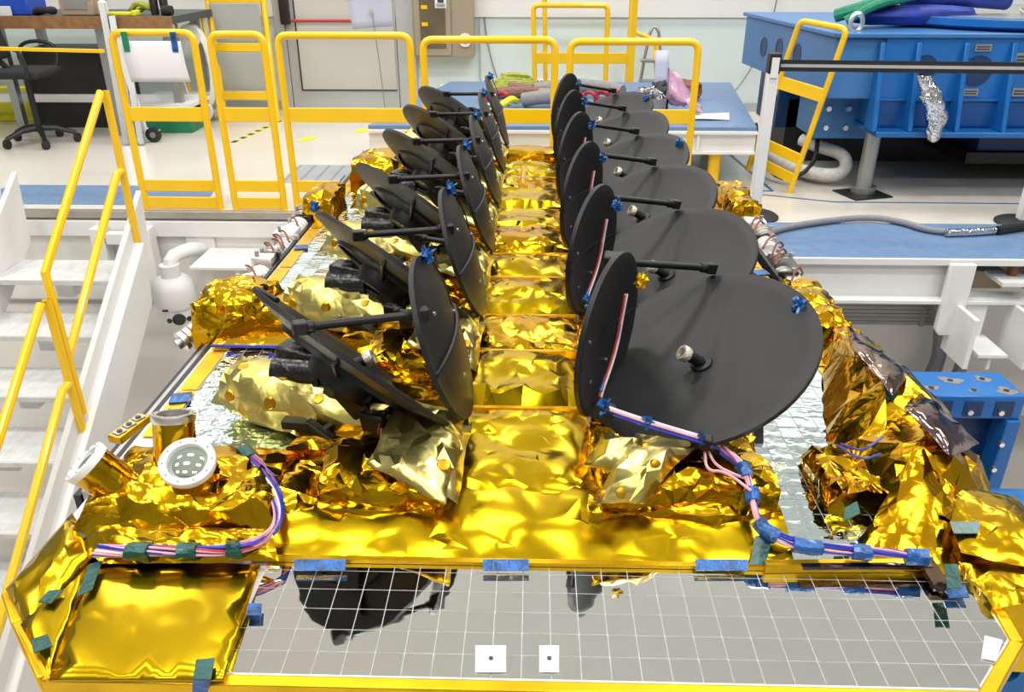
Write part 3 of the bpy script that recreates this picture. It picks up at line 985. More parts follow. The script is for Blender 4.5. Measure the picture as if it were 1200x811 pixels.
pA = V(1.62, 5.82, 0)
pB = onz(1197, 262, 0)
belt_post(pA, 'white belt barrier post on a round black base beside the dishes')
belt_post(pB, 'belt barrier post at the right image border, only its base showing')
bl = thing('barrier_belt', ((pA.x + pB.x) / 2, pA.y, 1.05), 'black belt with grey stripe stretched across the blue machine', 'belt')
m = MB()
m.bar(pA + V(.04, 0, 1.06), pB + V(-.04, 0, 1.06), .004, .075)
m.build('belt', M['dark'], bl)
MB().bar(pA + V(.04, -.003, 1.06), pB + V(-.04, -.003, 1.06), .004, .02).build('stripe', M['beltgrey'], bl)
pts = [onz(*q, .034) for q in ((880, 285), (905, 270), (950, 261), (1015, 254), (1055, 259), (1090, 271), (1140, 272), (1200, 265), (1300, 258))]
cg = thing('grey_cable', (2.5, 5.7, 0), 'thick grey cable arching across the blue platform mat', 'cable')
MB().tube(pts, .022, 10, smooth=2).build('sheath', M['cable'], cg)
MB().tube([onz(*q, .036) for q in ((1108, 273), (1140, 272), (1165, 270))], .026, 10).build('tape_wrap', M['silverfoil'], cg)
MB().tube([onz(*q, .040) for q in ((1168, 270), (1200, 265), (1300, 258))], .03, 10).build('connector', M['dark'], cg)

# ------------------------------------------------------------------ right platform
rp = thing('pit_platform', (2.6, 5.3, 0), 'white steel platform with blue mat along the right pit edge', 'platform')
PE = 4.93
MB().bx(.75, 6.4, PE, 5.66, -.012, .008).build('mat', M['bluemat'], rp)
MB().bx(.75, 6.4, PE - .02, PE, -.035, .009).build('edge_trim', M['white'], rp, bevel=.003)
MB().bx(.75, 2.75, PE + .03, PE + .05, -.26, -.02).build('beam_web', M['white'], rp)
MB().bx(.75, 6.4, PE - .06, PE + .12, -.285, -.26).build('beam_flange', M['white'], rp, bevel=.003)
for px, w in ((1122, .05), (1290, .05)):
    x = ony(px, 330, PE).x
    m = MB()
    m.prism([V(x - .1, PE - .07, -.01), V(x + .06, PE - .07, -.01), V(x + .06, PE - .07, -.44), V(x + .03, PE - .07, -.5), V(x - .07, PE - .07, -.5), V(x - .1, PE - .07, -.46)], (0, .04, 0))
    m.build('hanger_plate', M['white'], rp, bevel=.006)
for px, zb in ((1158, -.62), (1228, -.62)):
    x = ony(px, 345, 4.8).x
    lg = MB().bx(x - .10, x + .08, 4.9, 4.93, zb + .05, -.285).build('bracket_leg', M['white'], rp)
    MB().bx(x - .14, x - .11, 4.62, 4.93, zb, -.285).build('flange', M['white'], lg)
    MB().bx(x - .06, x + .12, 4.62, 4.93, zb + .08, zb + .10).build('gusset', M['white'], lg)
    MB().bx(x + .03, x + .05, 4.66, 4.9, zb - .02, zb + .08).build('web', M['white'], lg)
for px in (1152, 1225):
    x = ony(px, 330, 5.1).x
    MB().bx(x - .13, x + .13, 5.1, 5.5, -.26, -.14).build('rail_block', M['cardboard'], rp)
    b = MB().cyl((x + .11, 5.0, -.13), (x + .11, 5.0, -.02), .03).build('jack_screw', M['wire_brown'], rp)
    MB().bx(x - .02, x + .2, 4.85, 5.08, -.15, -.125).build('jack_plate', M['white'], rp)
# vent grille
vg = thing('vent_grille', (2.1, 6.27, -1.0), 'grey slatted vent grille low on the pit wall', 'grille')
a, b = ony(965, 354, 6.27), ony(1102, 382, 6.27)
MB().bx(a.x, b.x, 6.285, 6.3, b.z, a.z).build('backing', M['dark'], vg)
for k in range(6):
    z = b.z + (a.z - b.z) * (k + .3) / 6
    MB().bx(a.x, b.x, 6.265, 6.29, z, z + .03).build('slat', M['vent'], vg)
MB().bx(a.x + (b.x - a.x) * .82, a.x + (b.x - a.x) * .85, 6.255, 6.29, b.z, a.z).build('mullion', M['vent'], vg)
m = MB()
m.tube([(3.2, 6.1, PIT + .1), (3.4, 6.1, -1.4), (3.35, 6.1, -1.0), (3.2, 6.1, -.6)], .06, 8, smooth=2)
m.tube([(3.3, 6.0, PIT + .1), (3.55, 6.0, -1.4), (3.5, 6.0, -1.0), (3.35, 6.0, -.6)], .05, 8, smooth=2)
tag(m.build('cable_bundle', M['cable']), 'grey cable bundle hanging under the right platform', 'cables')

# ------------------------------------------------------------------ blue fixtures in the pit
fb = thing('bolted_blue_block', (2.2, 3.6, PIT), 'blue cast block with chipped paint and square pockets in the pit', 'fixture')
z1 = -.2
MB().bx(1.93, 2.43, 3.52, 3.78, z1 - .13, z1).build('top_beam', M['machine'], fb, bevel=.008)
MB().bx(2.36, 2.43, 3.5, 3.78, PIT, z1 - .13).build('leg', M['machine'], fb, bevel=.006)
MB().bx(1.93, 2.36, 3.62, 3.78, PIT, z1 - .13).build('back_web', M['navy'], fb)
for k in range(3):
    x = 1.99 + k * .15
    MB().bx(x, x + .09, 3.515, 3.521, z1 - .11, z1 - .03).build('pocket', M['navy'], fb)
    MB().cyl((x + .03, 3.50, z1 - .085), (x + .03, 3.52, z1 - .085), .015, n=6).build('bolt', M['steel'], fb)
for k, (x, y, s) in enumerate(((2.0, 3.6, .05), (2.13, 3.68, .07), (2.3, 3.70, .05), (2.36, 3.58, .06), (2.2, 3.58, .03))):
    m = MB()
    pg = [V(x + s * (1 + .4 * math.sin(3 * t + k)) * math.cos(t) * .8, y + s * .55 * (1 + .4 * math.cos(2 * t + k)) * math.sin(t), z1) for t in [2 * PI * j / 11 for j in range(11)]]
    m.prism(pg, (0, 0, .0015))
    cp = m.build('paint_chip', M['bare'], fb)
    MB().cyl((x, y, z1), (x, y, z1 + .004), .014, n=10).build('bolt_hole', M['dark'], cp)
for zz in (-.45, -.6):
    MB().cyl((2.35, 3.47, zz), (2.35, 3.5, zz), .014, n=6).build('bolt', M['steel'], fb)
tb2 = thing('blue_trunnion', (1.9, 2.4, PIT), 'big blue round support drum beside the satellite', 'support')
MB().lathe((1.45, 2.35, -.45), (1, 0, 0), [(0, 0), (.42, 0), (.44, .02), (.44, 1.2), (.42, 1.22), (0, 1.22)], 48).build('drum', M['machine'], tb2)
MB().bx(1.6, 2.5, 2.2, 2.5, PIT, -.5).build('foot', M['navy'], tb2)
lug = thing('lifting_lug', (1.28, 1.6, PIT), 'blue lug with a round bore at the lower right corner', 'lug')
c = ony(1168, 768, 1.75)
MB().lathe(c, (-.25, -1, .15), [(.045, .06), (.045, -.1), (.1, -.1), (.11, .04), (.1, .06), (.045, .06)], 32).build('eye', M['machine'], lug)
MB().lathe(c, (-.25, -1, .15), [(0, -.05), (.045, -.05)], 32).build('bore', M['dark'], lug)
MB().bx(c.x - .06, c.x + .3, 1.85, 2.1, PIT, c.z + .05).build('web', M['machine'], lug, bevel=.01)

# ------------------------------------------------------------------ stairs into the pit
sr = thing('pit_stairs', (-3.1, 4.6, PIT), 'white steel stairs with grey ribbed treads leading into the pit', 'stairs')
SX0, SX1 = -3.62, -2.74
RISE, GO = .25, .345
for k in range(8):
    z = -.22 - RISE * k
    y = 4.97 - GO * k
    td = MB().bx(SX0, SX1, y, y + .40, z - .035, z).build('tread', M['tread'], sr, bevel=.003)
    m = MB()
    for j in range(11):
        xx = SX0 + .02 + j * (SX1 - SX0 - .04) / 10
        m.bx(xx - .002, xx + .002, y + .03, y + .38, z, z + .002)
    for j in range(3):
        m.bx(SX0, SX1, y + .004 + .01 * j, y + .009 + .01 * j, z, z + .004)
    m.build('tread_ribs', M['white'], td)
    MB().bx(SX0 + .3, SX0 + .42, y + .2, y + .36, z - .2, z - .035).build('tread_bracket', M['white'], td)


def stringer(x0, x1, up, wd, ytop=5.55, ybot=2.2):
    sl_ = RISE / GO
    zt = lambda y: -.22 - (4.97 - y) * sl_ + up
    m = MB()
    m.prism([V(x0, ytop, zt(ytop)), V(x0, ybot, zt(ybot)), V(x0, ybot, zt(ybot) - wd), V(x0, ytop - .05, zt(ytop) - wd)], (x1 - x0, 0, 0))
    return m.build('stringer', M['white'], sr, bevel=.006)


stringer(-2.74, -2.70, .17, .5, 5.42)
stringer(-2.66, -2.635, .05, .42, 5.18)
stringer(-2.71, -2.65, .05, .06, 5.18)
stringer(-3.66, -3.62, .17, .5)
stringer(-3.80, -3.77, .05, .42)
for xx in (-3.3, -2.95):
    MB().bx(xx, xx + .1, 5.7, 5.81, -.6, -.1).build('wall_bracket', M['white'], sr, bevel=.004)
MB().bx(-3.19, -2.955, 5.71, 5.79, -.22, -.14).build('wall_bracket', M['white'], sr)
MB().bx(-3.19, -2.955, 5.71, 5.79, -.5, -.42).build('wall_bracket', M['white'], sr)
RX = -2.69


def rail(y0, z0, y1, z1, top, label, mids, slope=.735):
    t = thing('stair_handrail', (RX, y0, z0), label, 'handrail', 'handrails on the pit stairs')
    P = [V(RX, y0, z0), V(RX, y0, top), V(RX, y0 - .06, top), V(RX, y1, top - .02 - (y0 - y1) * slope), V(RX, y1, z1)]
    MB().tube(P, .025, 10).build('tube_frame', M['yellow'], t)
    MB().tube([V(RX, y0, mids), V(RX, y0 - .08, mids - .01), V(RX, y1, mids - .05 - (y0 - y1) * slope)], .025, 10).build('mid_rail', M['yellow'], t)
    for yy, zz in ((y0, z0), (y1, z1)):
        MB().cyl((RX, yy, zz - .12), (RX, yy, zz + .02), .026, n=12).build('socket', M['white'], t)
    return t


rail(5.2, -.06, 4.13, -.76, .97, 'yellow stair handrail beside the white stringer, upper one', .47)
rail(4.08, -.85, 2.7, -1.75, .02, 'yellow stair handrail at the left border, lower one', -.5)

# ------------------------------------------------------------------ dome camera and shelf on the pit wall
pc = thing('dome_camera', (-2.62, 5.5, -.8), 'white dome security camera on a wall arm in the pit', 'camera')
yw = LEDGE_L - .001
cc = ony(204, 340, 5.45)
MB().bx(cc.x - .02, cc.x + .2, yw - .03, yw, cc.z + .05, cc.z + .32).build('wall_plate', M['white'], pc, bevel=.01)
MB().tube([(cc.x + .09, yw - .02, cc.z + .18), (cc.x + .06, yw - .2, cc.z + .24), (cc.x, 5.48, cc.z + .24), (cc.x, 5.45, cc.z + .12)], [.05, .055, .055, .05, .05, .05, .05], 14, smooth=1).build('arm', M['white'], pc)
MB().cyl((cc.x, 5.45, cc.z + .1), (cc.x, 5.45, cc.z + .2), .07, n=20).build('collar', M['white'], pc)
MB().lathe((cc.x, 5.45, cc.z + .11), (0, 0, -1), [(0, 0), (.09, 0), (.14, .035), (.155, .09), (.155, .19), (.145, .22), (.12, .225), (0, .225)], 32).build('housing', M['white'], pc, angle=50)
bl_ = MB().lathe((cc.x + .01, 5.45, cc.z - .12), (0, 0, -1), [(0, -.02), (.12, -.02), (.128, .04), (.115, .1), (.08, .145), (.03, .165), (0, .167)], 28).build('camera_ball', M['white'], pc, angle=60)
d = V(.35, -1, -.12).normalized()
e = V(cc.x + .01, 5.45, cc.z - .17)
MB().lathe(e + d * .10, d, [(0, .034), (.03, .034), (.045, .03), (.05, 0), (0, 0)], 20).build('lens', M['camglass'], pc)
for s in (-1, 1):
    q = V(d.y, -d.x, 0).normalized() * s
    MB().lathe(e + d * .093 + q * .062 + V(0, 0, -.012), (d + q * .6), [(0, .02), (.018, .02), (.022, 0), (0, 0)], 14).build('lamp_window', M['camglass'], pc)
MB().bx(cc.x - .04, cc.x, 5.29, 5.3, cc.z - .105, cc.z - .093).build('vent_slot', M['dark'], pc)
shf = thing('wall_bracket_shelf', (-2.3, 5.7, -.35), 'small white plate shelf on the pit wall beside the dome camera', 'shelf')
c = ony(258, 305, 5.6)
MB().bx(c.x - .16, c.x + .28, 5.42, yw, c.z - .012, c.z + .012).build('plate', M['white'], shf, bevel=.004)
m = MB()
m.prism([V(c.x + .05, yw, c.z - .012), V(c.x + .05, 5.55, c.z - .012), V(c.x + .05, yw, c.z - .26)], (.05, 0, 0))
m.build('gusset', M['white'], shf)


# ------------------------------------------------------------------ the satellite
DZ = .72
SAT = thing('satellite', (-.045, 2.6, -.4), 'gold foil wrapped satellite with two rows of black dish antennas', 'satellite')
DX0, DX1, DY0, DY1 = -.93, .84, .915, 4.42
outline = [V(-.945, 1.10, 0), V(-.885, 1.03, 0), V(-.775, DY0, 0), (V(.715, DY0, 0)), V(.825, 1.03, 0), V(DX1, 1.2, 0), V(DX1, DY1, 0), V(DX0, DY1, 0)]
MB().prism([p + V(0, 0, DZ - .03) for p in outline], (0, 0, .028)).build('deck_panel', M['grout'], SAT)
inn = [V(-.88, 1.06, 0), V(-.76, .945, 0), V(.70, .945, 0), V(.795, 1.05, 0), V(.805, 1.2, 0), V(.805, DY1 - .02, 0), V(-.9, DY1 - .02, 0)]
MB().prism([p + V(0, 0, -.4) for p in inn], (0, 0, DZ - .03 + .4)).build('body', M['gold_flat'], SAT)


def crumple(p, seed=0.0, f=6.0):
    q = V(p.x * f + seed * 7.3, p.y * f + seed * 3.9, p.z * f + seed * 5.1)
    q += noise.noise_vector(q * .6) * .8
    a = 1 - 2 * abs(noise.noise(q))
    b = 1 - 2 * abs(noise.noise(q * 2.3 + V(5, 1, 2)))
    v = noise.voronoi(q * 1.2, distance_metric='MANHATTAN')[0][0]
    return .45 * a + .25 * b + .55 * (v - .6)


def trigrid(m, fn, lu, lv, res, seed=0, keep=.62):
    """irregular Delaunay facets over the unit square, mapped by fn: creased film"""
    rnd = random.Random(int(seed * 977) + 13)
    nu, nv = max(2, int(round(lu / res))), max(2, int(round(lv / res)))
    P = []
    for i in range(nu):
        P += [(i / nu, 0), (1 - i / nu, 1)]
    for j in range(nv):
        P += [(1, j / nv), (0, 1 - j / nv)]
    for i in range(1, nu):
        for j in range(1, nv):
            if rnd.random() < keep:
                P.append((min(.97, max(.03, (i + rnd.uniform(-.48, .48)) / nu)), min(.97, max(.03, (j + rnd.uniform(-.48, .48)) / nv))))
    r = delaunay_2d_cdt([Vector((u * lu, v * lv)) for u, v in P], [], [], 0, 1e-6)
    m.add([fn(min(1, max(0, p.x / lu)), min(1, max(0, p.y / lv))) for p in r[0]], [tuple(f) for f in r[2]])
    return m


def jit(p, a, seed):
    """facet-to-facet offset that is the same wherever the same point is asked for"""
    k = V(round(p.x * 2000), round(p.y * 2000), round(p.z * 2000)) * .7713 + V(seed, seed * 2, seed * 3)
    return noise.cell_vector(k * 1.37) * (a * 2) - V(a, a, a)


def foil_sheet(name, c, mtl, parent, amp=.012, f=6, seed=0, bulge=0.0, res=.013, edge=.3, solid=0, wave=None, angle=24, k=1.8):
    """crumpled sheet over the quad c[0..3] (counter-clockwise seen from above)"""
    c = [Vector(p) for p in c]
    nu = max(4, min(90, int(max((c[1] - c[0]).length, (c[2] - c[3]).length) / res)))
    nv = max(4, min(90, int(max((c[3] - c[0]).length, (c[2] - c[1]).length) / res)))
    n = (c[1] - c[0]).cross(c[3] - c[0]).normalized()

    def fn(u, v):
        p = (c[0] * (1 - u) + c[1] * u) * (1 - v) + (c[3] * (1 - u) + c[2] * u) * v
        e = min(1, edge + (1 - edge) * min(u, 1 - u, v, 1 - v) * 8)
        h = bulge * max(0, math.sin(PI * u) * math.sin(PI * v)) ** .6 + amp * e * crumple(p, seed, f)
        if wave:
            h += wave(u, v)
        return p + n * h + noise.noise_vector(p * 9 + V(seed, 0, 0)) * amp * .35 + jit(p, amp * .22 * e, seed)
    lu = max((c[1] - c[0]).length, (c[2] - c[3]).length)
    lv = max((c[3] - c[0]).length, (c[2] - c[1]).length)
    return trigrid(MB(), fn, lu, lv, res * k, seed).build(name, mtl, parent, angle=angle, solid=solid)


def foil_box(name, lo, hi, mtl, parent, amp=.018, f=7, seed=0, top=(1, 1), res=.016, shear=(0, 0), angle=24, k_=1.8):
    lo, hi = Vector(lo), Vector(hi)
    ctr = (lo + hi) / 2
    s = hi - lo
    faces = [((0, 0, 1), (1, 0, 0), (0, 1, 0)), ((0, -1, 0), (1, 0, 0), (0, 0, 1)), ((0, 1, 0), (-1, 0, 0), (0, 0, 1)),
             ((1, 0, 0), (0, 1, 0), (0, 0, 1)), ((-1, 0, 0), (0, -1, 0), (0, 0, 1))]
    m = MB()
    for nn, a, b in faces:
        nn, a, b = Vector(nn), Vector(a), Vector(b)
        la = abs(a.x * s.x + a.y * s.y + a.z * s.z)
        lb = abs(b.x * s.x + b.y * s.y + b.z * s.z)

        def fn(u, v):
            q = nn * .5 + a * (u - .5) + b * (v - .5)
            k = q.z + .5
            # soften the corners
            w = V(q.x, q.y, q.z)
            r = max(abs(q.x), abs(q.y)) * 2
            w.x *= 1 + (top[0] - 1) * k
            w.y *= 1 + (top[1] - 1) * k
            if k > .999:
                w.z -= .12 * r ** 6
            p = ctr + V(w.x * s.x + shear[0] * k, w.y * s.y + shear[1] * k, w.z * s.z)
            d = p - ctr
            d.normalize()
            g = .25 + .75 * min(1, k * 3)
            return p + d * (amp * g * crumple(p, seed, f)) + noise.noise_vector(p * 11 + V(seed, seed, 0)) * amp * .5 * g + jit(p, amp * .22 * g, seed)
        trigrid(m, fn, la, lb, res * k_, seed + nn.x * 3 + nn.y * 5)
    o = m.build(name, mtl, parent, angle=angle)
    return o


def weld(o, d=.0005):
    bm = bmesh.new()
    bm.from_mesh(o.data)
    bmesh.ops.remove_doubles(bm, verts=bm.verts, dist=d)
    bmesh.ops.recalc_face_normals(bm, faces=bm.faces)
    bm.to_mesh(o.data)
    bm.free()
    o.data.set_sharp_from_angle(angle=math.radians(24))
    return o


def patch_on(name, pts, mtl, parent, t=.002):
    """small taped piece: quad with thickness"""
    pts = [Vector(p) for p in pts]
    n = (pts[1] - pts[0]).cross(pts[3] - pts[0]).normalized() * t
    if n.z < 0:
        n = -n
    return MB().prism(pts, n).build(name, mtl, parent)


# edge frame of the deck
for k in (0, 1, 2, 3, 4):
    a, b = outline[k], outline[k + 1]
    MB().bar(a + V(0, 0, DZ - .014), b + V(0, 0, DZ - .014), .022, .036).build('edge_strip', M['gold_edge'], SAT, bevel=.003)
    foil_sheet('skirt', [a + V(0, .004, DZ - .03 - .38), b + V(0, .004, DZ - .41), b + V(0, 0, DZ - .03), a + V(0, 0, DZ - .03)], M['gold_flat'], SAT, .006, 4, k, res=.03)

# ---- mirror tiles
TS = .0485
tile_box = MB().bx(-TS / 2 + .0008, TS / 2 - .0008, -TS / 2 + .0008, TS / 2 - .0008, 0, .0025)
tile_me = tile_box.mesh('tile', smooth=False)
tile_me.materials.append(M['tile'])
tile_me2 = tile_me.copy()
tile_me2.materials[0] = M['tile_rough']
tile_me3 = tile_me.copy()
tile_me3.materials[0] = M['tile_wavy']


def inside(x, y):
    c = False
    j = len(outline) - 1
    for i in range(len(outline)):
        a, b = outline[i], outline[j]
        if (a.y > y) != (b.y > y) and x < (b.x - a.x) * (y - a.y) / (b.y - a.y) + a.x:
            c = not c
        j = i
    return c


def clip_poly(pg):
    ctr = V(0, 2.5, 0)
    for k in range(len(outline)):
        a, b = outline[k], outline[(k + 1) % len(outline)]
        nn = V(-(b.y - a.y), b.x - a.x, 0).normalized()
        if nn.dot(ctr - a) < 0:
            nn = -nn
        a2 = a + nn * .014
        out = []
        for i in range(len(pg)):
            p, q = pg[i], pg[(i + 1) % len(pg)]
            dp, dq = nn.dot(p - a2), nn.dot(q - a2)
            if dp >= 0:
                out.append(p)
            if dp * dq < 0:
                out.append(p.lerp(q, dp / (dp - dq)))
        pg = out
        if len(pg) < 3:
            return []
    ar = abs(sum(pg[i].x * pg[(i + 1) % len(pg)].y - pg[(i + 1) % len(pg)].x * pg[i].y for i in range(len(pg)))) / 2
    return pg if ar > 1e-4 else []


def tile_field(name, x0, nx, y0, ny, me, tilt, single):
    pe = part_empty(name, (x0, y0, DZ - .002), SAT)
    rl = root_loc(pe)
    rest = MB()
    for j in range(ny):
        for i in range(nx):
            x, y = x0 + (i + .5) * TS, y0 + (j + .5) * TS
            if not all(inside(x + sx * (TS / 2 + .006), y + sy * (TS / 2 + .002)) for sx in (-1, 1) for sy in (-1, 1)):
                h_ = TS / 2 - .0008
                pg = clip_poly([V(x - h_, y - h_, 0), V(x + h_, y - h_, 0), V(x + h_, y + h_, 0), V(x - h_, y + h_, 0)])
                if len(pg) > 2:
                    MB().prism([p + V(0, 0, DZ - .0015) for p in pg], (0, 0, .0025)).build('cut_tile', me.materials[0], pe, smooth=False)
                continue
            rx, ry = random.gauss(0, tilt), random.gauss(0, tilt)
            if single(x, y):
                o = bpy.data.objects.new('tile', me)
                o.location = V(x, y, DZ - .0015) - rl
                o.rotation_euler = (rx, ry, 0)
                o.parent = pe
                col.objects.link(o)
            else:
                rest.box((x, y, DZ), (TS - .0016, TS - .0016, .0025), Matrix.Rotation(rx, 3, 'X') @ Matrix.Rotation(ry, 3, 'Y'))
    if rest.v:
        o = rest.build('tiles', me.materials[0], pe, smooth=False)
        o['kind'] = 'stuff'
    return pe


tile_field('front_radiator', -.495, 28, .930, 6, tile_me, .0035, lambda x, y: True)
tile_field('right_radiator', .41, 8, 1.222, 65, tile_me2, .011, lambda x, y: y < 1.222 + TS * 10)
tile_field('left_radiator', -.88, 8, 1.41, 61, tile_me3, .03, lambda x, y: 1.45 < y < 1.45 + TS * 9)
for px in ((557, 593), (632, 655)):
    q = [onz(px[0], 788, DZ + .003), onz(px[1], 788, DZ + .003), onz(px[1], 757, DZ + .003), onz(px[0], 757, DZ + .003)]
    w = patch_on('white_plate', q, M['whitering'], SAT, .001)
    cc_ = (q[0] + q[2]) / 2
    MB().cyl(cc_ + V(0, 0, .001), cc_ + V(0, 0, .003), .004, n=10).build('screw', M['ink'], w)
patch_on('white_plate', [V(.745, .99, DZ + .003), V(.765, .985, DZ + .003), V(.80, 1.03, DZ + .003), V(.775, 1.04, DZ + .003)], M['whitering'], SAT, .001)
# gold borders on the long sides
for k in range(12):
    y0 = 1.62 + k * .23
    foil_sheet('border_tape', [V(-.93, y0, DZ + .004), V(-.882, y0, DZ + .004), V(-.882, y0 + .222, DZ + .004), V(-.93, y0 + .222, DZ + .004)], M['gold_edge'], SAT, .004, 12, k, res=.02)
    y0 = 1.25 + k * .26
    foil_sheet('border_tape', [V(.797, y0, DZ + .004), V(.84, y0, DZ + .004), V(.84, y0 + .25, DZ + .004), V(.797, y0 + .25, DZ + .004)], M['gold_edge'], SAT, .004, 12, k + 20, res=.02)

# ---- centre aisle of gold blankets
AX0, AX1 = -.235, .135
ys = [1.34, 1.72]
while ys[-1] < 4.2:
    ys.append(ys[-1] + (.27 if len(ys) % 2 else .29))
for k, (a, b) in enumerate(zip(ys, ys[1:])):
    z = DZ + .035 + .012 * (k % 2)
    fr = random.uniform(5, 8)
    foil_sheet('aisle_blanket', [V(AX0, a + .004, z), V(AX1, a + .004, z), V(AX1, b - .004, z), V(AX0, b - .004, z)], M['gold'] if k % 3 == 2 else M['gold_flat'], SAT,
               .016, fr, k * 1.7, .022, res=.011, wave=lambda u, v: .006 * math.sin(v * 9 + k) * math.sin(PI * u) - .03 * max(0, abs(v - .5) - .42) * 12)
    MB().bx(AX0, AX1, b - .006, b + .006, DZ, z + .006).build('seam_tape', M['gold_edge'], SAT)
MB().bx(AX0, AX1, 1.34, 4.34, DZ - .002, DZ + .022).build('aisle_base', M['gold_flat'], SAT)
foil_box('rear_foil_beam', (AX0, 4.25, DZ), (AX1, 4.4, DZ + .1), M['gold'], SAT, .012, 6, 44)
MB().cyl((-.05, 3.72, DZ + .05), (-.05, 4.1, DZ + .05), .022, n=12).build('bracket_rod', M['gold_edge'], SAT)

# ---- front blanket: from the pedestals down to the mirror panel
prof = [(1.42, DZ + .035), (1.36, DZ + .042), (1.30, DZ + .040), (1.25, DZ + .026), (1.222, DZ + .010), (1.200, DZ + .006)]


def fblank(u, v):
    x = -.53 + 1.03 * u
    t = v * (len(prof) - 1)
    i = min(int(t), len(prof) - 2)
    t -= i
    y = prof[i][0] * (1 - t) + prof[i + 1][0] * t
    z = prof[i][1] * (1 - t) + prof[i + 1][1] * t
    p = V(x, y, z)
    e = min(1, (1 - v) * 4 + .05)
    pull = math.exp(-((x + .03) / .25) ** 2)
    fold = .012 * pull * math.sin(18 * (x + .03) / (.35 + .8 * v) + 1.0) * math.sin(PI * v)
    return p + V(0, -.6, .8) * (e * .016 * crumple(V(x, y * .8, z), 3.3, 6.5) + fold) + noise.noise_vector(p * 8) * .006 * e


trigrid(MB(), lambda u, v: fblank(u, v) + jit(V(u, v, 0), .003 * min(1, (1 - v) * 4), 3), 1.03, .26, .026, 5).build('front_blanket', M['gold_flat'], SAT, angle=26)
MB().bar((-.53, 1.199, DZ + .006), (.74, 1.199, DZ + .006), .012, .008).build('blanket_hem', M['gold_edge'], SAT)
for x0, x1 in ((345, 405), (566, 620), (815, 876)):
    patch_on('tape', [onz(x0, 669, DZ + .012), onz(x1, 669, DZ + .012), onz(x1, 656, DZ + .02), onz(x0, 656, DZ + .02)], M['blue_tape'], SAT)
for q, mt in (([(289, 722), (306, 722), (307, 708), (291, 708)], 'blue_tape'), ([(1112, 701), (1136, 701), (1130, 686), (1106, 686)], 'blue_tape')):
    patch_on('tape', [onz(*p, DZ + .012) for p in q], M[mt], SAT)

# ---- left front: flat gold covers, mound and star trackers
ZC = DZ + .014
foil_sheet('corner_blanket', [onz(57, 797, ZC), onz(262, 797, ZC), onz(305, 662, ZC), onz(108, 655, ZC)], M['gold_flat'], SAT, .004, 4.5, 11, .004, res=.012, solid=.004)
foil_sheet('corner_blanket', [onz(22, 735, ZC), onz(57, 797, ZC), onz(108, 655, ZC), onz(92, 648, ZC)], M['gold_flat'], SAT, .006, 5, 12, .003, res=.012, solid=.004)
foil_sheet('wing_blanket', [onz(6, 692, ZC - .004), onz(34, 742, ZC - .004), onz(112, 650, ZC + .01), onz(84, 602, ZC + .01)], M['gold_flat'], SAT, .009, 6, 13, .01, res=.011, solid=.004)
foil_sheet('wing_skirt', [onz(6, 692, ZC - .004) + V(.02, .02, -.2), onz(34, 742, ZC - .004) + V(.02, .02, -.2), onz(34, 742, ZC - .004), onz(6, 692, ZC - .004)], M['gold'], SAT, .008, 6, 14, res=.012)
MB().bar(onz(22, 735, ZC), onz(57, 797, ZC), .006, .008).build('blanket_hem', M['gold_edge'], SAT)
foil_sheet('ridge_blanket', [onz(84, 610, DZ + .03), onz(118, 660, DZ + .02), onz(325, 660, DZ + .02), onz(318, 622, DZ + .06)], M['gold'], SAT, .014, 8, 15, .012, res=.010)
weld(foil_box('instrument_mound', (-.90, 1.215, DZ), (-.50, 1.50, DZ + .095), M['gold_crisp'], SAT, .022, 6, 21, (.82, .6), res=.012, shear=(.02, .0)))
weld(foil_box('foil_bundle', (-.58, 1.27, DZ), (-.42, 1.47, DZ + .06), M['gold_crisp'], SAT, .025, 6, 22, (.8, .7), res=.011))
foil_sheet('foil_drape', [V(-.90, 1.25, DZ + .02), V(-.86, 1.22, DZ + .02), V(-.84, 1.42, DZ + .05), V(-.95, 1.5, DZ + .01)], M['gold'], SAT, .012, 8, 23, .015)
for q in ([(72, 622), (90, 635), (108, 628), (92, 612)], [(90, 700), (108, 692), (120, 658), (105, 662)], [(45, 706), (60, 708), (74, 692), (58, 692)], [(40, 766), (62, 758), (56, 744), (36, 750)], [(146, 652), (164, 652), (163, 626), (148, 622)],
          [(193, 655), (212, 655), (214, 628), (196, 628)], [(263, 652), (280, 652), (285, 628), (268, 628)], [(226, 797), (247, 797), (252, 772), (230, 774)]):
    patch_on('tape', [onz(*p, ZC + .014) for p in q], M['teal_tape'], SAT)
patch_on('tape', [onz(226, 811, DZ - .01) + V(0, -.004, 0), onz(244, 811, DZ - .01) + V(0, -.004, 0), onz(247, 797, ZC + .012), onz(226, 797, ZC + .012)], M['blue_tape'], SAT)


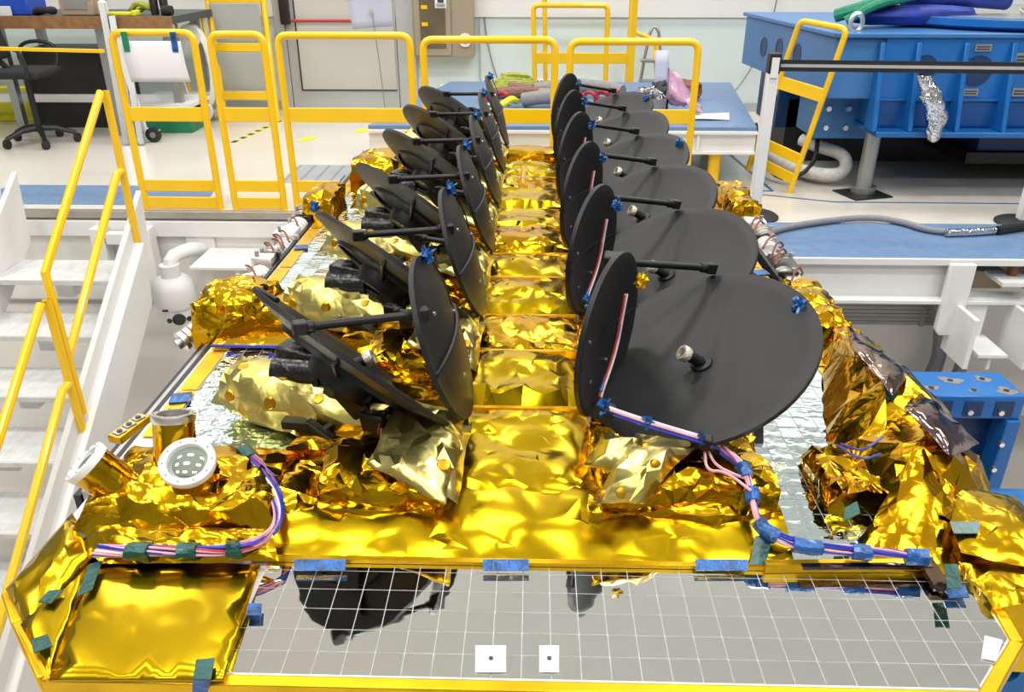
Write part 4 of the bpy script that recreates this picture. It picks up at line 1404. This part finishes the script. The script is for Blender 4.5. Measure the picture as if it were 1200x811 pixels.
def tracker(c, ax, r, ln, glass=True, tp=False):
    c, ax = Vector(c), Vector(ax).normalized()
    t = part_empty('star_tracker', c - ax * ln, SAT)
    m = MB()
    m.lathe(c, ax, [(r * .8, -.012), (r * .93, -.012), (r * .93, -.02), (r * .97, -ln * .6), (r * 1.05, -ln), (0, -ln)], 28)
    for p in m.v:
        p += noise.noise_vector(p * 22) * .004
    m.build('baffle', M['gold'], t, angle=60)
    MB().lathe(c, ax, [(r * .72, -.014), (r * .74, 0), (r, 0), (r * 1.03, -.004), (r * 1.0, -.016), (r * .72, -.014)], 36).build('rim', M['whitering'] if glass else M['steel'], t)
    if glass:
        MB().lathe(c - ax * .012, ax, [(0, .012), (r * .3, .0105), (r * .55, .006), (r * .73, 0)], 30).build('lens', M['lens'], t)
    else:
        MB().lathe(c - ax * .01, ax, [(0, 0), (r * .75, 0)], 24).build('lens', M['dark'], t)
    m = MB()
    a, b, _ = frame(ax)
    for k in range(10):
        w = 2 * PI * k / 10
        q = c + (a * math.cos(w) + b * math.sin(w)) * r * .87
        m.cyl(q, q + ax * .0015, .0022, n=8)
    m.build('screw', M['grey'], t)
    return t


tracker(onz(219, 540, .875), (.10, -.42, .9), .053, .10)
tracker(onz(97, 540, .86), (-.62, -.12, .78), .046, .13)
tracker(onz(203, 484, .915), (.0, .30, .95), .043, .13, False)
# sun sensor strip beside the mound
ss = part_empty('sun_sensor', onz(145, 505, .80), SAT)
a, b = onz(134, 516, .80), onz(170, 489, .80)
MB().bar(a, b, .035, .018).build('housing', M['amber'], ss, bevel=.002)
for k in range(3):
    p = a.lerp(b, .2 + .3 * k)
    MB().box(p + V(0, 0, .01), (.02, .024, .003), rotz(-.5)).build('cell', M['alu'], ss)
    MB().cyl(p + V(0, 0, .012), p + V(0, 0, .014), .006, n=12).build('aperture', M['ink'], ss)


# ---- cable harness
def harness(name, pts, parent, r=.012, blue=.5, seed=1, wraps=(), wm='blue_tape'):
    rnd = random.Random(seed)
    pe = part_empty(name, pts[0], parent)
    for mt, nn in (('wire_blue', 7), ('wire_pink', 7), ('wire_white', 3), ('wire_red', 2)):
        m = MB()
        for k in range(nn):
            w0, ph = rnd.uniform(0, 2 * PI), rnd.uniform(.4, 1.0) * r
            tw = rnd.uniform(1.5, 3)
            P = []
            for i, p in enumerate(pts):
                t = i / (len(pts) - 1)
                w = w0 + tw * t * 3
                P.append(Vector(p) + V(math.cos(w) * ph * .6, math.cos(w) * ph, math.sin(w) * ph * .9 + .3 * r))
            m.tube(P, r * .2, 6, smooth=2)
        m.build({'wire_blue': 'blue_wires', 'wire_pink': 'pink_wires', 'wire_white': 'white_wires', 'wire_red': 'red_wires'}[mt], M[mt], pe)
    for (f0, f1) in wraps:
        P = []
        for k in range(4):
            t = (f0 + (f1 - f0) * k / 3) * (len(pts) - 1)
            i = min(int(t), len(pts) - 2)
            P.append(Vector(pts[i]).lerp(Vector(pts[i + 1]), t - i) + V(0, 0, .2 * r))
        m = MB().tube(P, r * 1.45, 10)
        for p in m.v:
            p += noise.noise_vector(p * 60) * r * .35
        m.build('tape_wrap', M[wm], pe)
    return pe


harness('left_harness', [onz(116, 647, DZ + .04), onz(160, 648, DZ + .045), onz(220, 648, DZ + .045), onz(275, 646, DZ + .05), onz(312, 634, DZ + .055), onz(328, 612, DZ + .065), onz(324, 580, DZ + .075), onz(305, 550, DZ + .085), onz(285, 528, DZ + .09)], SAT, .0125, seed=3, wraps=((.1, .16), (.23, .28), (.36, .4), (.93, .99)), wm='teal_tape')
harness('right_harness', [onz(845, 528, DZ + .13), onz(868, 545, DZ + .12), onz(880, 570, DZ + .10), onz(884, 600, DZ + .08), onz(893, 622, DZ + .06), onz(930, 640, DZ + .045), onz(985, 646, DZ + .04), onz(1040, 650, DZ + .04), onz(1086, 655, DZ + .04)], SAT, .0105, seed=5, wraps=((.13, .2), (.27, .33), (.44, .56), (.62, .7), (.78, .83), (.93, 1.0)))
m = MB()
m.tube([onz(830, 528, DZ + .13), onz(838, 545, DZ + .12), onz(860, 556, DZ + .115), onz(878, 562, DZ + .11)], .003, 6, smooth=2)
m.tube([onz(826, 530, DZ + .13), onz(828, 552, DZ + .12), onz(850, 552, DZ + .12), onz(880, 575, DZ + .11)], .003, 6, smooth=2)
m.build('loose_wires', M['wire_pink'], SAT)
patch_on('tape', [onz(878, 662, DZ + .014), onz(897, 662, DZ + .014), onz(905, 628, DZ + .05), onz(885, 628, DZ + .05)], M['teal_tape'], SAT)
MB().bar(onz(896, 664, DZ + .012), onz(1092, 662, DZ + .012), .014, .02).build('blanket_hem', M['gold_edge'], SAT)
MB().bar(onz(940, 664, DZ + .022), onz(1092, 663, DZ + .022), .012, .006).build('dark_hem', M['darkfilm'], SAT)
MB().bar(onz(1082, 655, DZ + .02), onz(1104, 690, DZ + .012), .03, .012).build('dark_hem', M['darkfilm'], SAT)

# ---- right front: crumpled foil hump, corner box, bronze film
LB = [V(.76, 1.33, 0), V(.68, 1.48, 0), V(.72, 1.70, 0), V(.80, 2.0, 0), V(.885, 2.2, 0)]
RB = [V(.86, 1.27, 0), V(1.0, 1.44, 0), V(1.02, 1.62, 0), V(.975, 1.93, 0), V(.93, 2.23, 0)]
HH = [.03, .09, .12, .10, .04]


def lerp_list(L_, t):
    t *= len(L_) - 1
    i = min(int(t), len(L_) - 2)
    t -= i
    return L_[i] * (1 - t) + L_[i + 1] * t


def hump(u, v):
    a, b, h = lerp_list(LB, v), lerp_list(RB, v), lerp_list(HH, v)
    p = a.lerp(b, u)
    p.z = DZ - .0 + h * min(1, (1 - abs(2 * u - 1) ** 2.2)) - (.08 if u > .97 else 0)
    e = .35 + .65 * math.sin(PI * u)
    return p + V(-.1, -.3, 1) * (.05 * e * crumple(p, 31, 5.5)) + noise.noise_vector(p * 9) * .014 * e


trigrid(MB(), lambda u, v: hump(u, v) + jit(V(u, v, 0), .008, 4), .36, .95, .032, 6).build('foil_hump', M['gold_crisp'], SAT, angle=12)
weld(foil_box('foil_flap', (.62, 1.37, DZ), (.74, 1.55, DZ + .055), M['gold_crisp'], SAT, .03, 7, 33, (.7, .8), res=.009))


def cone_drape(u, v):
    a = u * PI * 1.1 - .15
    top_ = V(.80, 1.42, DZ + .13)
    r = .01 + .10 * v
    p = top_.lerp(V(.755, 1.27, DZ + .005), v) + V(-math.cos(a) * r, -math.sin(a) * r * .7, 0)
    return p + noise.noise_vector(p * 14) * .010 + V(0, -1, .3) * .012 * v * crumple(p, 35, 12)


trigrid(MB(), cone_drape, .2, .2, .018, 7).build('foil_drape', M['gold_crisp'], SAT, angle=12)
for qd, sd in (([(996, 408, .90), (1046, 462, .895), (1068, 438, .86), (992, 382, .86)], 1), ([(1058, 478, .895), (1112, 535, .87), (1148, 520, .82), (1080, 462, .86)], 2)):
    foil_sheet('bronze_film', [onz(*q) for q in qd], M['darkfilm'], SAT, .012, 9, 40 + sd, .012, solid=.002)
weld(foil_box('corner_box', (.815, 1.10, DZ - .14), (1.01, 1.36, DZ + .03), M['gold'], SAT, .014, 6, 37, (1, .95), res=.011))
foil_sheet('corner_flap', [V(.80, 1.20, DZ + .045), V(.99, 1.14, DZ + .04), V(.98, 1.36, DZ + .055), V(.83, 1.40, DZ + .07)], M['gold'], SAT, .01, 7, 38, .012, res=.010)
for q, z in (([(1113, 612), (1148, 612), (1146, 626), (1118, 626)], DZ + .066), ([(1110, 690), (1128, 690), (1122, 662), (1106, 662)], DZ + .046), ([(1040, 470), (1062, 460), (1058, 440), (1036, 446)], DZ + .14), ([(1112, 535), (1130, 530), (1126, 512), (1112, 518)], DZ + .08), ([(988, 612), (1008, 602), (1004, 588), (990, 596)], DZ + .06)):
    patch_on('tape', [onz(*p, z) for p in q], M['teal_tape'], SAT)
m = MB()
m.tube([onz(985, 520, DZ + .10), onz(1010, 530, DZ + .11), onz(1035, 512, DZ + .13)], .0025, 6, smooth=2)
m.tube([onz(980, 522, DZ + .10), onz(1010, 540, DZ + .105), onz(1032, 532, DZ + .12)], .0025, 6, smooth=2)
m.build('loose_wires', M['wire_blue'], SAT)

# ---- antennas
PITCH_Y = .556
DR = .265


def dish(C, n, R, depth, th, seg=56):
    prof_ = [(0, -depth)]
    for k in range(1, 11):
        r = R * k / 10
        prof_.append((r, -depth + depth * (k / 10) ** 2))
    prof_ += [(R + .004, -.001), (R + .004, -.012)]
    for k in range(9, 0, -1):
        r = R * k / 10
        prof_.append((r, -depth - th + depth * (k / 10) ** 2))
    prof_.append((0, -depth - th))
    return MB().lathe(C, n, prof_, seg)


def antenna(side, C, n, S, nc, SR, struts, spare):
    C, n, S, nc = Vector(C), Vector(n).normalized(), Vector(S), Vector(nc).normalized()
    base = V(C.x, C.y, DZ)
    t = part_empty('dish_antenna', base, SAT)
    dish(C, n, DR, .035, .012).build('main_reflector', M['black'], t, angle=40)
    a, b, _ = frame(n)
    # stiffening ring and ribs on the back
    m = MB()
    m.lathe(C - n * .03, n, [(DR * .64, -.012), (DR * .66, -.012), (DR * .66, .0), (DR * .64, .0), (DR * .64, -.012)], 40)
    for k in range(3):
        w = 2 * PI * k / 3 + .3
        d = a * math.cos(w) + b * math.sin(w)
        m.bar(C + d * .03 - n * .064, C + d * DR * .9 - n * .028, .007, .012, up=n)
    m.build('back_ribs', M['black2'], t)
    MB().lathe(C - n * .035, n, [(0, -.05), (.075, -.05), (.085, -.02), (.085, 0), (0, 0)], 24).build('hub', M['black2'], t)
    # feed
    fd = (S - C).normalized() * .75 + n * .4
    fd.normalize()
    f0 = C - n * .03
    MB().lathe(f0, n, [(0, .0015), (.022, .0015), (.025, .0008), (.026, -.002)], 22).build('feed_collar', M['black2'], t)
    MB().cyl(f0, f0 + fd * .04, .0135, n=16).build('feed_tube', M['black2'], t)
    MB().lathe(f0 + fd * .04, fd, [(.010, 0), (.0175, 0), (.0185, .004), (.0185, .016), (.017, .019), (.011, .019), (.010, 0)], 22).build('feed_ring', M['knurl'], t)
    # subreflector
    dish(S, nc, SR, .024, .008, 44).build('subreflector', M['black'], t, angle=40)
    sa, sb_, _ = frame(nc)
    m = MB()
    lat = sa if abs(sa.y) > abs(sb_.y) else sb_
    for sgn in (1,):
        m.tube([S + lat * (SR * x) + nc * (-.024 - .008 + .024 * x * x - .004) for x in [-1 + k / 6 for k in range(13)]], .005, 6)
        m.tube([S + lat * (SR * x) + nc * (-.024 + .024 * x * x + .001) for x in [-1 + k / 6 for k in range(13)]], .003, 6)
    m.build('centre_rib', M['black2'], t)
    m = MB()
    lng = sb_ if lat is sa else sa
    for fx, fl in ((.45, .5), (.2, -.45), (-.5, .1), (-.35, -.5)):
        for s_ in (-1, 1):
            q = S + lat * SR * fx + lng * SR * fl
            m.lathe(q + nc * (-.018 if s_ > 0 else -.028), nc * s_, [(0, .004), (.004, .004), (.004, 0)], 8)
    m.build('rivet', M['steel'], t)
    # struts
    for p, q in struts:
        p, q = Vector(p), Vector(q)
        d = (q - p).normalized()
        MB().cyl(p, q, .0085, n=14).build('strut', M['black2'], t)
        for e, s_ in ((p, 1), (q, -1)):
            MB().cyl(e - d * s_ * .012, e + d * s_ * .03, .0125, n=14).bar(e - d * s_ * .012, e + d * s_ * .016, .026, .026).build('strut_end', M['black2'], t, bevel=.003)
    return t, C, n, S, nc, a, b


# left prototype
Lstr = [((-.445, 1.395, 1.12), (-.222, 1.50, 1.105)), ((-.35, 1.83, .97), (-.205, 1.765, .97))]
tL, C, n, S, nc, a, b = antenna('L', (-.388, 1.61, .95), (.56, .45, .695), (-.20, 1.605, 1.0), (-1, 0, -.323), .182, Lstr, 0)
MB().tube([onz(300, 338, 1.112), onz(325, 352, 1.115)], .006, 8).build('rim_clip', M['black2'], tL)
# joint where the two shells meet
MB().bar((-.165, 1.585, .80), (-.15, 1.53, .83), .03, .035).build('hinge_block', M['black2'], tL, bevel=.004)
# motor housing and brackets
m = MB()
m.cyl((-.60, 1.70, .865), (-.485, 1.665, .875), .045, n=22)
m.cyl((-.485, 1.665, .875), (-.47, 1.66, .877), .052, n=22)
m.build('motor', M['blackgloss'], tL)
MB().box((-.535, 1.70, .885), (.13, .07, .095), rotz(-.3)).build('motor_case', M['blackgloss'], tL, bevel=.012)
MB().bar((-.49, 1.655, .87), (-.36, 1.575, .84), .06, .04).bar((-.42, 1.57, .90), (-.35, 1.57, .80), .05, .05).build('yoke', M['black2'], tL, bevel=.006)
MB().bar((-.37, 1.56, .82), (-.31, 1.52, .83), .045, .05).bar((-.33, 1.53, .83), (-.30, 1.50, .73), .03, .03).build('gimbal_bracket', M['black2'], tL, bevel=.006)
m = MB()
for k in range(7):
    p = V(-.36 + .012 * k, 1.545 - .006 * k, .845 + .004 * (k % 2))
    m.lathe(p, (.3, -.4, .9), [(0, .006), (.005, .006), (.005, -.004), (0, -.004)], 8)
m.build('bolt', M['steel'], tL)
MB().bar(onz(332, 495, .80), onz(372, 498, .80), .03, .022).bar(onz(360, 497, .80), onz(392, 520, .78), .022, .03).bar(onz(372, 510, .79), onz(420, 480, .82), .018, .018).build('release_lever', M['black2'], tL, bevel=.003)
m = MB()
rnd = random.Random(4)
for k in range(10):
    p = V(-.31 + rnd.uniform(-.02, .02), 1.50 + rnd.uniform(-.02, .02), .84)
    m.tube([p, p + V(rnd.uniform(-.02, .03), rnd.uniform(-.03, .02), -.02), p + V(rnd.uniform(-.02, .03), rnd.uniform(-.02, .01), -.06)], .0025, 5, smooth=1)
m.build('wire_tangle', M['wire_brown'], tL)


def foil_tube(name, pts, rr, mtl, parent, amp=.012, seed=0, f=9, squash=1.0):
    pts = [Vector(p) for p in pts]

    def fn(u, v):
        t = v * (len(pts) - 1)
        i = min(int(t), len(pts) - 2)
        tt_ = t - i
        tt_ = tt_ * tt_ * (3 - 2 * tt_)
        c = pts[i].lerp(pts[i + 1], t - i)
        r = rr[i] * (1 - tt_) + rr[i + 1] * tt_
        ax = (pts[-1] - pts[0]).normalized()
        a_, b_, _ = frame(ax)
        w = u * 2 * PI
        d = a_ * math.cos(w) + b_ * math.sin(w) * squash
        p = c + d * r
        return p + d * amp * crumple(p, seed, f) + noise.noise_vector(p * 14) * amp * .4
    return weld(trigrid(MB(), fn, 2 * PI * max(rr) , (pts[-1] - pts[0]).length * 1.1, .026, seed).build(name, mtl, parent, angle=16))


foil_tube('motor_sleeve', [(-.73, 1.74, .80), (-.66, 1.71, .80), (-.52, 1.65, .795), (-.40, 1.60, .80), (-.30, 1.57, .82)], [.055, .075, .07, .055, .045], M['pale'], tL, .016, 2, 12)
foil_sheet('sleeve_end', [V(-.79, 1.72, .76), V(-.71, 1.66, .78), V(-.67, 1.72, .87), V(-.72, 1.80, .86)], M['pale'], tL, .02, 9, 5, .01, solid=.002)
foil_sheet('pedestal_drape', [onz(428, 545, .835), onz(522, 592, .82), onz(548, 485, .84), onz(470, 470, .875)], M['pale'], tL, .024, 9, 8, .015, solid=.002)
foil_sheet('drape_tail', [onz(490, 560, .835), onz(535, 590, .79), onz(552, 500, .82), onz(505, 490, .86)], M['pale'], tL, .02, 12, 9, .015, solid=.002)
m = MB()
to_cam = V(.35, -.75, .55).normalized()
SLV = [V(-.73, 1.74, .80), V(-.66, 1.71, .80), V(-.52, 1.65, .795), V(-.40, 1.60, .80), V(-.30, 1.57, .82)]
SLR = [.055, .075, .07, .055, .045]
for vv, ang in ((.16, .5), (.2, -.55), (.42, -.6), (.40, .35), (.62, -.2), (.80, -.5), (.92, .3)):
    t_ = vv * 4
    i_ = min(int(t_), 3)
    c_ = SLV[i_].lerp(SLV[i_ + 1], t_ - i_)
    r_ = SLR[i_] + (SLR[i_ + 1] - SLR[i_]) * (t_ - i_)
    ax_ = (SLV[-1] - SLV[0]).normalized()
    d_ = to_cam - ax_ * to_cam.dot(ax_)
    d_ = Matrix.Rotation(ang, 3, ax_) @ d_.normalized()
    MB().lathe(c_ + d_ * (r_ + .008), d_, [(0, .003), (.013, .002), (.017, -.003), (.017, -.012)], 14).build('amber_spot', M['amber'], tL)
for q in ((500, 510, .858), (520, 545, .842), (470, 520, .855)):
    MB().lathe(onz(*q), V(.1, -.5, .85), [(0, .004), (.012, .003), (.015, -.002), (.015, -.008)], 14).build('amber_spot', M['amber'], tL)
o = weld(foil_box('pedestal', (-.43, 1.30, DZ), (-.18, 1.52, DZ + .10), M['gold_crisp'], tL, .022, 7, 51, (.93, .85), res=.0095))
o = weld(foil_box('pedestal_fold', (-.42, 1.285, DZ + .0), (-.19, 1.40, DZ + .055), M['gold'], tL, .012, 9, 52, (1, .8), res=.0095))
weld(foil_box('foil_mass', (-.52, 1.48, DZ), (-.20, 1.84, DZ + .07), M['gold_crisp'], tL, .03, 7, 53, (.9, .9), res=.014))
# blue tape at the top of the subreflector
def tape_tuft(c, parent, mt='blue_tape', s=.022, sd=1):
    s *= .82
    m = blobby('t', c, (s * .7, s * .6, s), None, 1.1, sd, 18, 2.8)
    return m.build('tape_tuft', M[mt], parent, angle=25)


tape_tuft(S + V(-.03, .07, .165), tL, sd=2)
m = MB()
m.tube([S + V(-.02, .08, .15), S + V(.005, .12, .08), S + V(.02, .13, -.02), S + V(.03, .1, -.12)], .0022, 6, smooth=2)
m.build('cable', M['dark'], tL)

# right prototype
Rstr = [((.194, 1.78, 1.118), (.439, 1.887, 1.065)), ((.147, 1.452, .915), (.355, 1.40, .872))]
tR, C, n, S, nc, a, b = antenna('R', (.375, 1.648, .95), (-.406, -.234, .883), (.175, 1.62, 1.005), (1, -.45, -.05), .182, Rstr, 0)
MB().bar((.165, 1.78, 1.125), (.21, 1.775, 1.12), .05, .03).build('corner_bracket', M['black2'], tR, bevel=.005)
MB().bar((.13, 1.46, .92), (.17, 1.45, .90), .04, .035).build('corner_bracket', M['black2'], tR, bevel=.005)
m = MB()
m.cyl(C - n * .05, C - n * .13, .05, n=20)
m.bar(C - n * .12, V(.33, 1.56, DZ + .08), .06, .05)
m.build('yoke', M['black2'], tR, bevel=.004)
MB().tube([V(.27, 1.44, .78), V(.27, 1.43, .82), V(.30, 1.43, .83), V(.31, 1.44, .80)], .012, 8, smooth=1).build('hook_bracket', M['black2'], tR)
MB().bar(onz(888, 522, .76), onz(888, 500, .79), .02, .03).build('stop_bracket', M['black2'], tR)
foil_sheet('pedestal_drape', [onz(697, 592, .815), onz(755, 590, .815), onz(818, 522, .86), onz(745, 507, .86)], M['pale'], tR, .026, 10, 60, .02, solid=.002)
foil_sheet('drape_tail', [onz(686, 545, .80), onz(745, 560, .825), onz(770, 525, .85), onz(705, 508, .83)], M['pale'], tR, .022, 12, 61, .015, solid=.002)
m = MB()
for q in ((708, 581, .825), (728, 578, .83), (768, 545, .865), (757, 525, .872)):
    MB().lathe(onz(*q), to_cam, [(0, .006), (.011, .004), (.013, -.002), (.013, -.01)], 14).build('amber_spot', M['amber'], tR)
weld(foil_box('pedestal', (.14, 1.31, DZ), (.48, 1.58, DZ + .10), M['gold_crisp'], tR, .026, 7, 62, (.95, .85), res=.0095))
weld(foil_box('pedestal_fold', (.125, 1.285, DZ), (.47, 1.38, DZ + .06), M['gold'], tR, .014, 9, 63, (1, .8), res=.0095))
weld(foil_box('foil_mass', (.15, 1.54, DZ), (.44, 1.86, DZ + .07), M['gold_crisp'], tR, .03, 7, 64, (.9, .9), res=.014))
foil_sheet('rim_flap', [onz(880, 480, .83), onz(905, 486, .80), onz(946, 446, .84), onz(930, 440, .86)], M['pale'], tR, .01, 10, 65, .0)
cab = [onplane(px, py, S + nc * .004, nc) for px, py in ((733, 345), (728, 372), (722, 405), (714, 432), (703, 462), (700, 480))]
m = MB().tube(cab, .0032, 6, smooth=2)
m.tube([p + V(.003, -.003, .002) for p in cab], .003, 6, smooth=2)
m.build('cable', M['wire_white'], tR)
MB().tube([p + V(-.002, -.005, .001) for p in cab], .0028, 6, smooth=2).build('cable', M['wire_red'], tR)
for i in (1, 3):
    MB().tube([cab[i].lerp(cab[i + 1], .2), cab[i].lerp(cab[i + 1], .9)], .0065, 8).build('tape_wrap', M['blue_tape'], tR)
st0, st1 = V(.147, 1.452, .915), V(.355, 1.40, .872)
for mt, of in (('wire_white', V(0, -.004, .013)), ('wire_pink', V(0, -.009, .010)), ('wire_blue', V(0, -.013, .004))):
    MB().tube([st0 + of, st0.lerp(st1, .3) + of + V(0, 0, -.003), st0.lerp(st1, .7) + of + V(0, 0, -.002), st1 + of, st1 + of + V(.03, .01, -.02)], .003, 6, smooth=2).build('cable', M[mt], tR)
for f in (.02, .45, .95):
    tape_tuft(st0.lerp(st1, f) + V(0, -.006, .006), tR, 'blue_tape', .018 if f > .1 else .026, 3 + f * 10)

antL, antR = [tL], [tR]
for k in range(1, 6):
    for lst, src in ((antL, tL), (antR, tR)):
        c_ = copy_tree(src, SAT)
        c_.location = src.location + V(0, PITCH_Y * k, 0)
        lst.append(c_)
top_tuft = S + V(.055, -.03, .14)
for k in range(6):
    tape_tuft(top_tuft + V(0, PITCH_Y * k, 0), antR[k], 'gold_edge' if k == 0 else 'blue_tape', .022, 7 + k)
for k in (0, 3, 5):
    p = onplane(936, 358, C, n) + V(0, PITCH_Y * k, 0)
    tape_tuft(p, antR[k], 'blue_tape', .024, 17 + k)
tape_tuft(onz(369, 243, 1.114), antL[1], 'blue_tape', .02, 23)

# ---- equipment along the two long sides
def side_gear(name, x, s, y0, y1, seed):
    rnd = random.Random(seed)
    pe = part_empty(name, (x, y0, DZ - .05), SAT)
    y = y0
    k = 0
    MB().bar((x - s * .045, y0 - .05, DZ - .035), (x - s * .045, y1 + .05, DZ - .035), .012, .06).build('gear_rail', M['dark'], pe)
    while y < y1:
        L_ = rnd.uniform(.07, .13)
        r = rnd.uniform(.028, .042)
        cx_ = x + s * rnd.uniform(-.005, .02)
        z = DZ - .03 + rnd.uniform(-.015, .02)
        mt = rnd.choice(['steel', 'alu', 'steel', 'whitering'])
        if k % 3 == 2:
            MB().box((cx_, y + L_ / 2, z), (r * 2.1, L_ * .85, r * 2)).build('gear_block', M[mt], pe, bevel=.006)
        else:
            m = MB()
            m.cyl((cx_, y, z), (cx_, y + L_ * .8, z), r, n=16)
            for f_ in (.1, .4, .7):
                m.cyl((cx_, y + L_ * f_, z), (cx_, y + L_ * f_ + .012, z), r * 1.18, n=16)
            m.build('actuator', M[mt], pe)
        MB().cyl((cx_ + s * .02, y + L_ * .3, z), (cx_ + s * .02, y + L_ * .3, z + r * 1.5), .008, n=8).build('stud', M['alu'], pe)
        if k % 2 == 0:
            MB().box((cx_ - s * .015, y + L_ * .9, z + .01), (.07, .012, .06)).build('clamp', M['dark' if k % 4 else 'steel'], pe)
        y += L_
        k += 1
    m = MB()
    for j in range(7):
        ya = rnd.uniform(y0, y1 - .15)
        m.tube([(x - s * .03, ya, DZ), (x + s * .0, ya + .05, DZ + rnd.uniform(.02, .06)), (x + s * .05, ya + .1, DZ + rnd.uniform(-.02, .03)), (x + s * .03, ya + .18, DZ - .03)], .004, 6, smooth=2)
    m.build('gear_wires', M['wire_brown'], pe)
    return pe


side_gear('left_hinge_gear', -1.0, -1, 2.62, 3.62, 1)
side_gear('right_hinge_gear', .93, 1, 2.42, 3.45, 2)
# spring stack near the dome camera
sp = part_empty('spring_stack', (-1.0, 2.2, DZ - .05), SAT)
p0, p1 = onz(207, 405, .66), onz(244, 378, .70)
d = p1 - p0
m = MB()
for k in range(5):
    m.cyl(p0 + d * (.15 + .17 * k), p0 + d * (.27 + .17 * k), .035, n=18)
m.build('disc', M['steel'], sp)
MB().cyl(p0, p1, .018, n=12).build('shaft', M['alu'], sp)
# dark stowed panel edges
for x, s in ((-.965, -1), (.905, 1)):
    for k in range(3):
        MB().bx(x + s * .022 * k - .008, x + s * .022 * k + .008, 1.45 if s < 0 else 2.3, 4.3, DZ - .5, DZ - .02 - .012 * k).build('stowed_panel', M['dark' if k != 1 else 'alu'], SAT)
# foil boxes at the sides
weld(foil_box('side_foil_box', (-1.03, 2.2, DZ - .05), (-.80, 2.42, DZ + .11), M['gold_crisp'], SAT, .026, 7, 71, (.8, .8), res=.0105))
weld(foil_box('side_foil_box', (-.83, 2.20, DZ), (-.66, 2.36, DZ + .085), M['gold'], SAT, .014, 7, 72, (.85, .85), res=.0105))
weld(foil_box('side_foil_box', (-.99, 3.35, DZ - .05), (-.86, 3.62, DZ + .1), M['gold_crisp'], SAT, .03, 7, 73, (.8, .8)))
weld(foil_box('side_foil_box', (-.86, 3.75, DZ), (-.62, 4.05, DZ + .16), M['gold_crisp'], SAT, .026, 7, 74, (.85, .85)))
weld(foil_box('side_foil_box', (.82, 2.18, DZ - .05), (.95, 2.55, DZ + .07), M['gold_crisp'], SAT, .028, 7, 75, (.75, .9), res=.0105))
weld(foil_box('side_foil_box', (.84, 3.35, DZ - .05), (.97, 3.75, DZ + .09), M['gold_crisp'], SAT, .03, 7, 76, (.7, .85)))
foil_sheet('cross_blanket', [V(-.93, 2.10, DZ + .012), V(-.56, 2.10, DZ + .012), V(-.56, 2.24, DZ + .018), V(-.93, 2.24, DZ + .018)], M['gold'], SAT, .008, 8, 77, .008)
MB().bar((-.93, 2.09, DZ + .015), (-.62, 2.09, DZ + .015), .007, .007).build('cross_cable', M['wire_blue'], SAT)
for k, (x, y) in enumerate(((-.9, 2.98), (-.905, 1.80), (.82, 1.93), (.82, 2.75))):
    MB().box((x, y, DZ + .008), (.05, .05, .003), rotz(.2)).build('tape', M['blue_tape'], SAT)

# pedestal that carries the satellite
sup = thing('support_pedestal', (-.05, 2.6, PIT), 'blue steel pedestal under the satellite', 'pedestal')
MB().bx(-.7, .6, 1.4, 3.9, -.46, -.4).build('top_plate', M['machine'], sup, bevel=.01)
MB().lathe((-.05, 2.6, PIT), (0, 0, 1), [(0, 0), (.7, 0), (.7, .05), (.4, .12), (.4, 1.4), (.55, -.46 - PIT), (0, -.46 - PIT)], 40).build('column', M['machine'], sup)
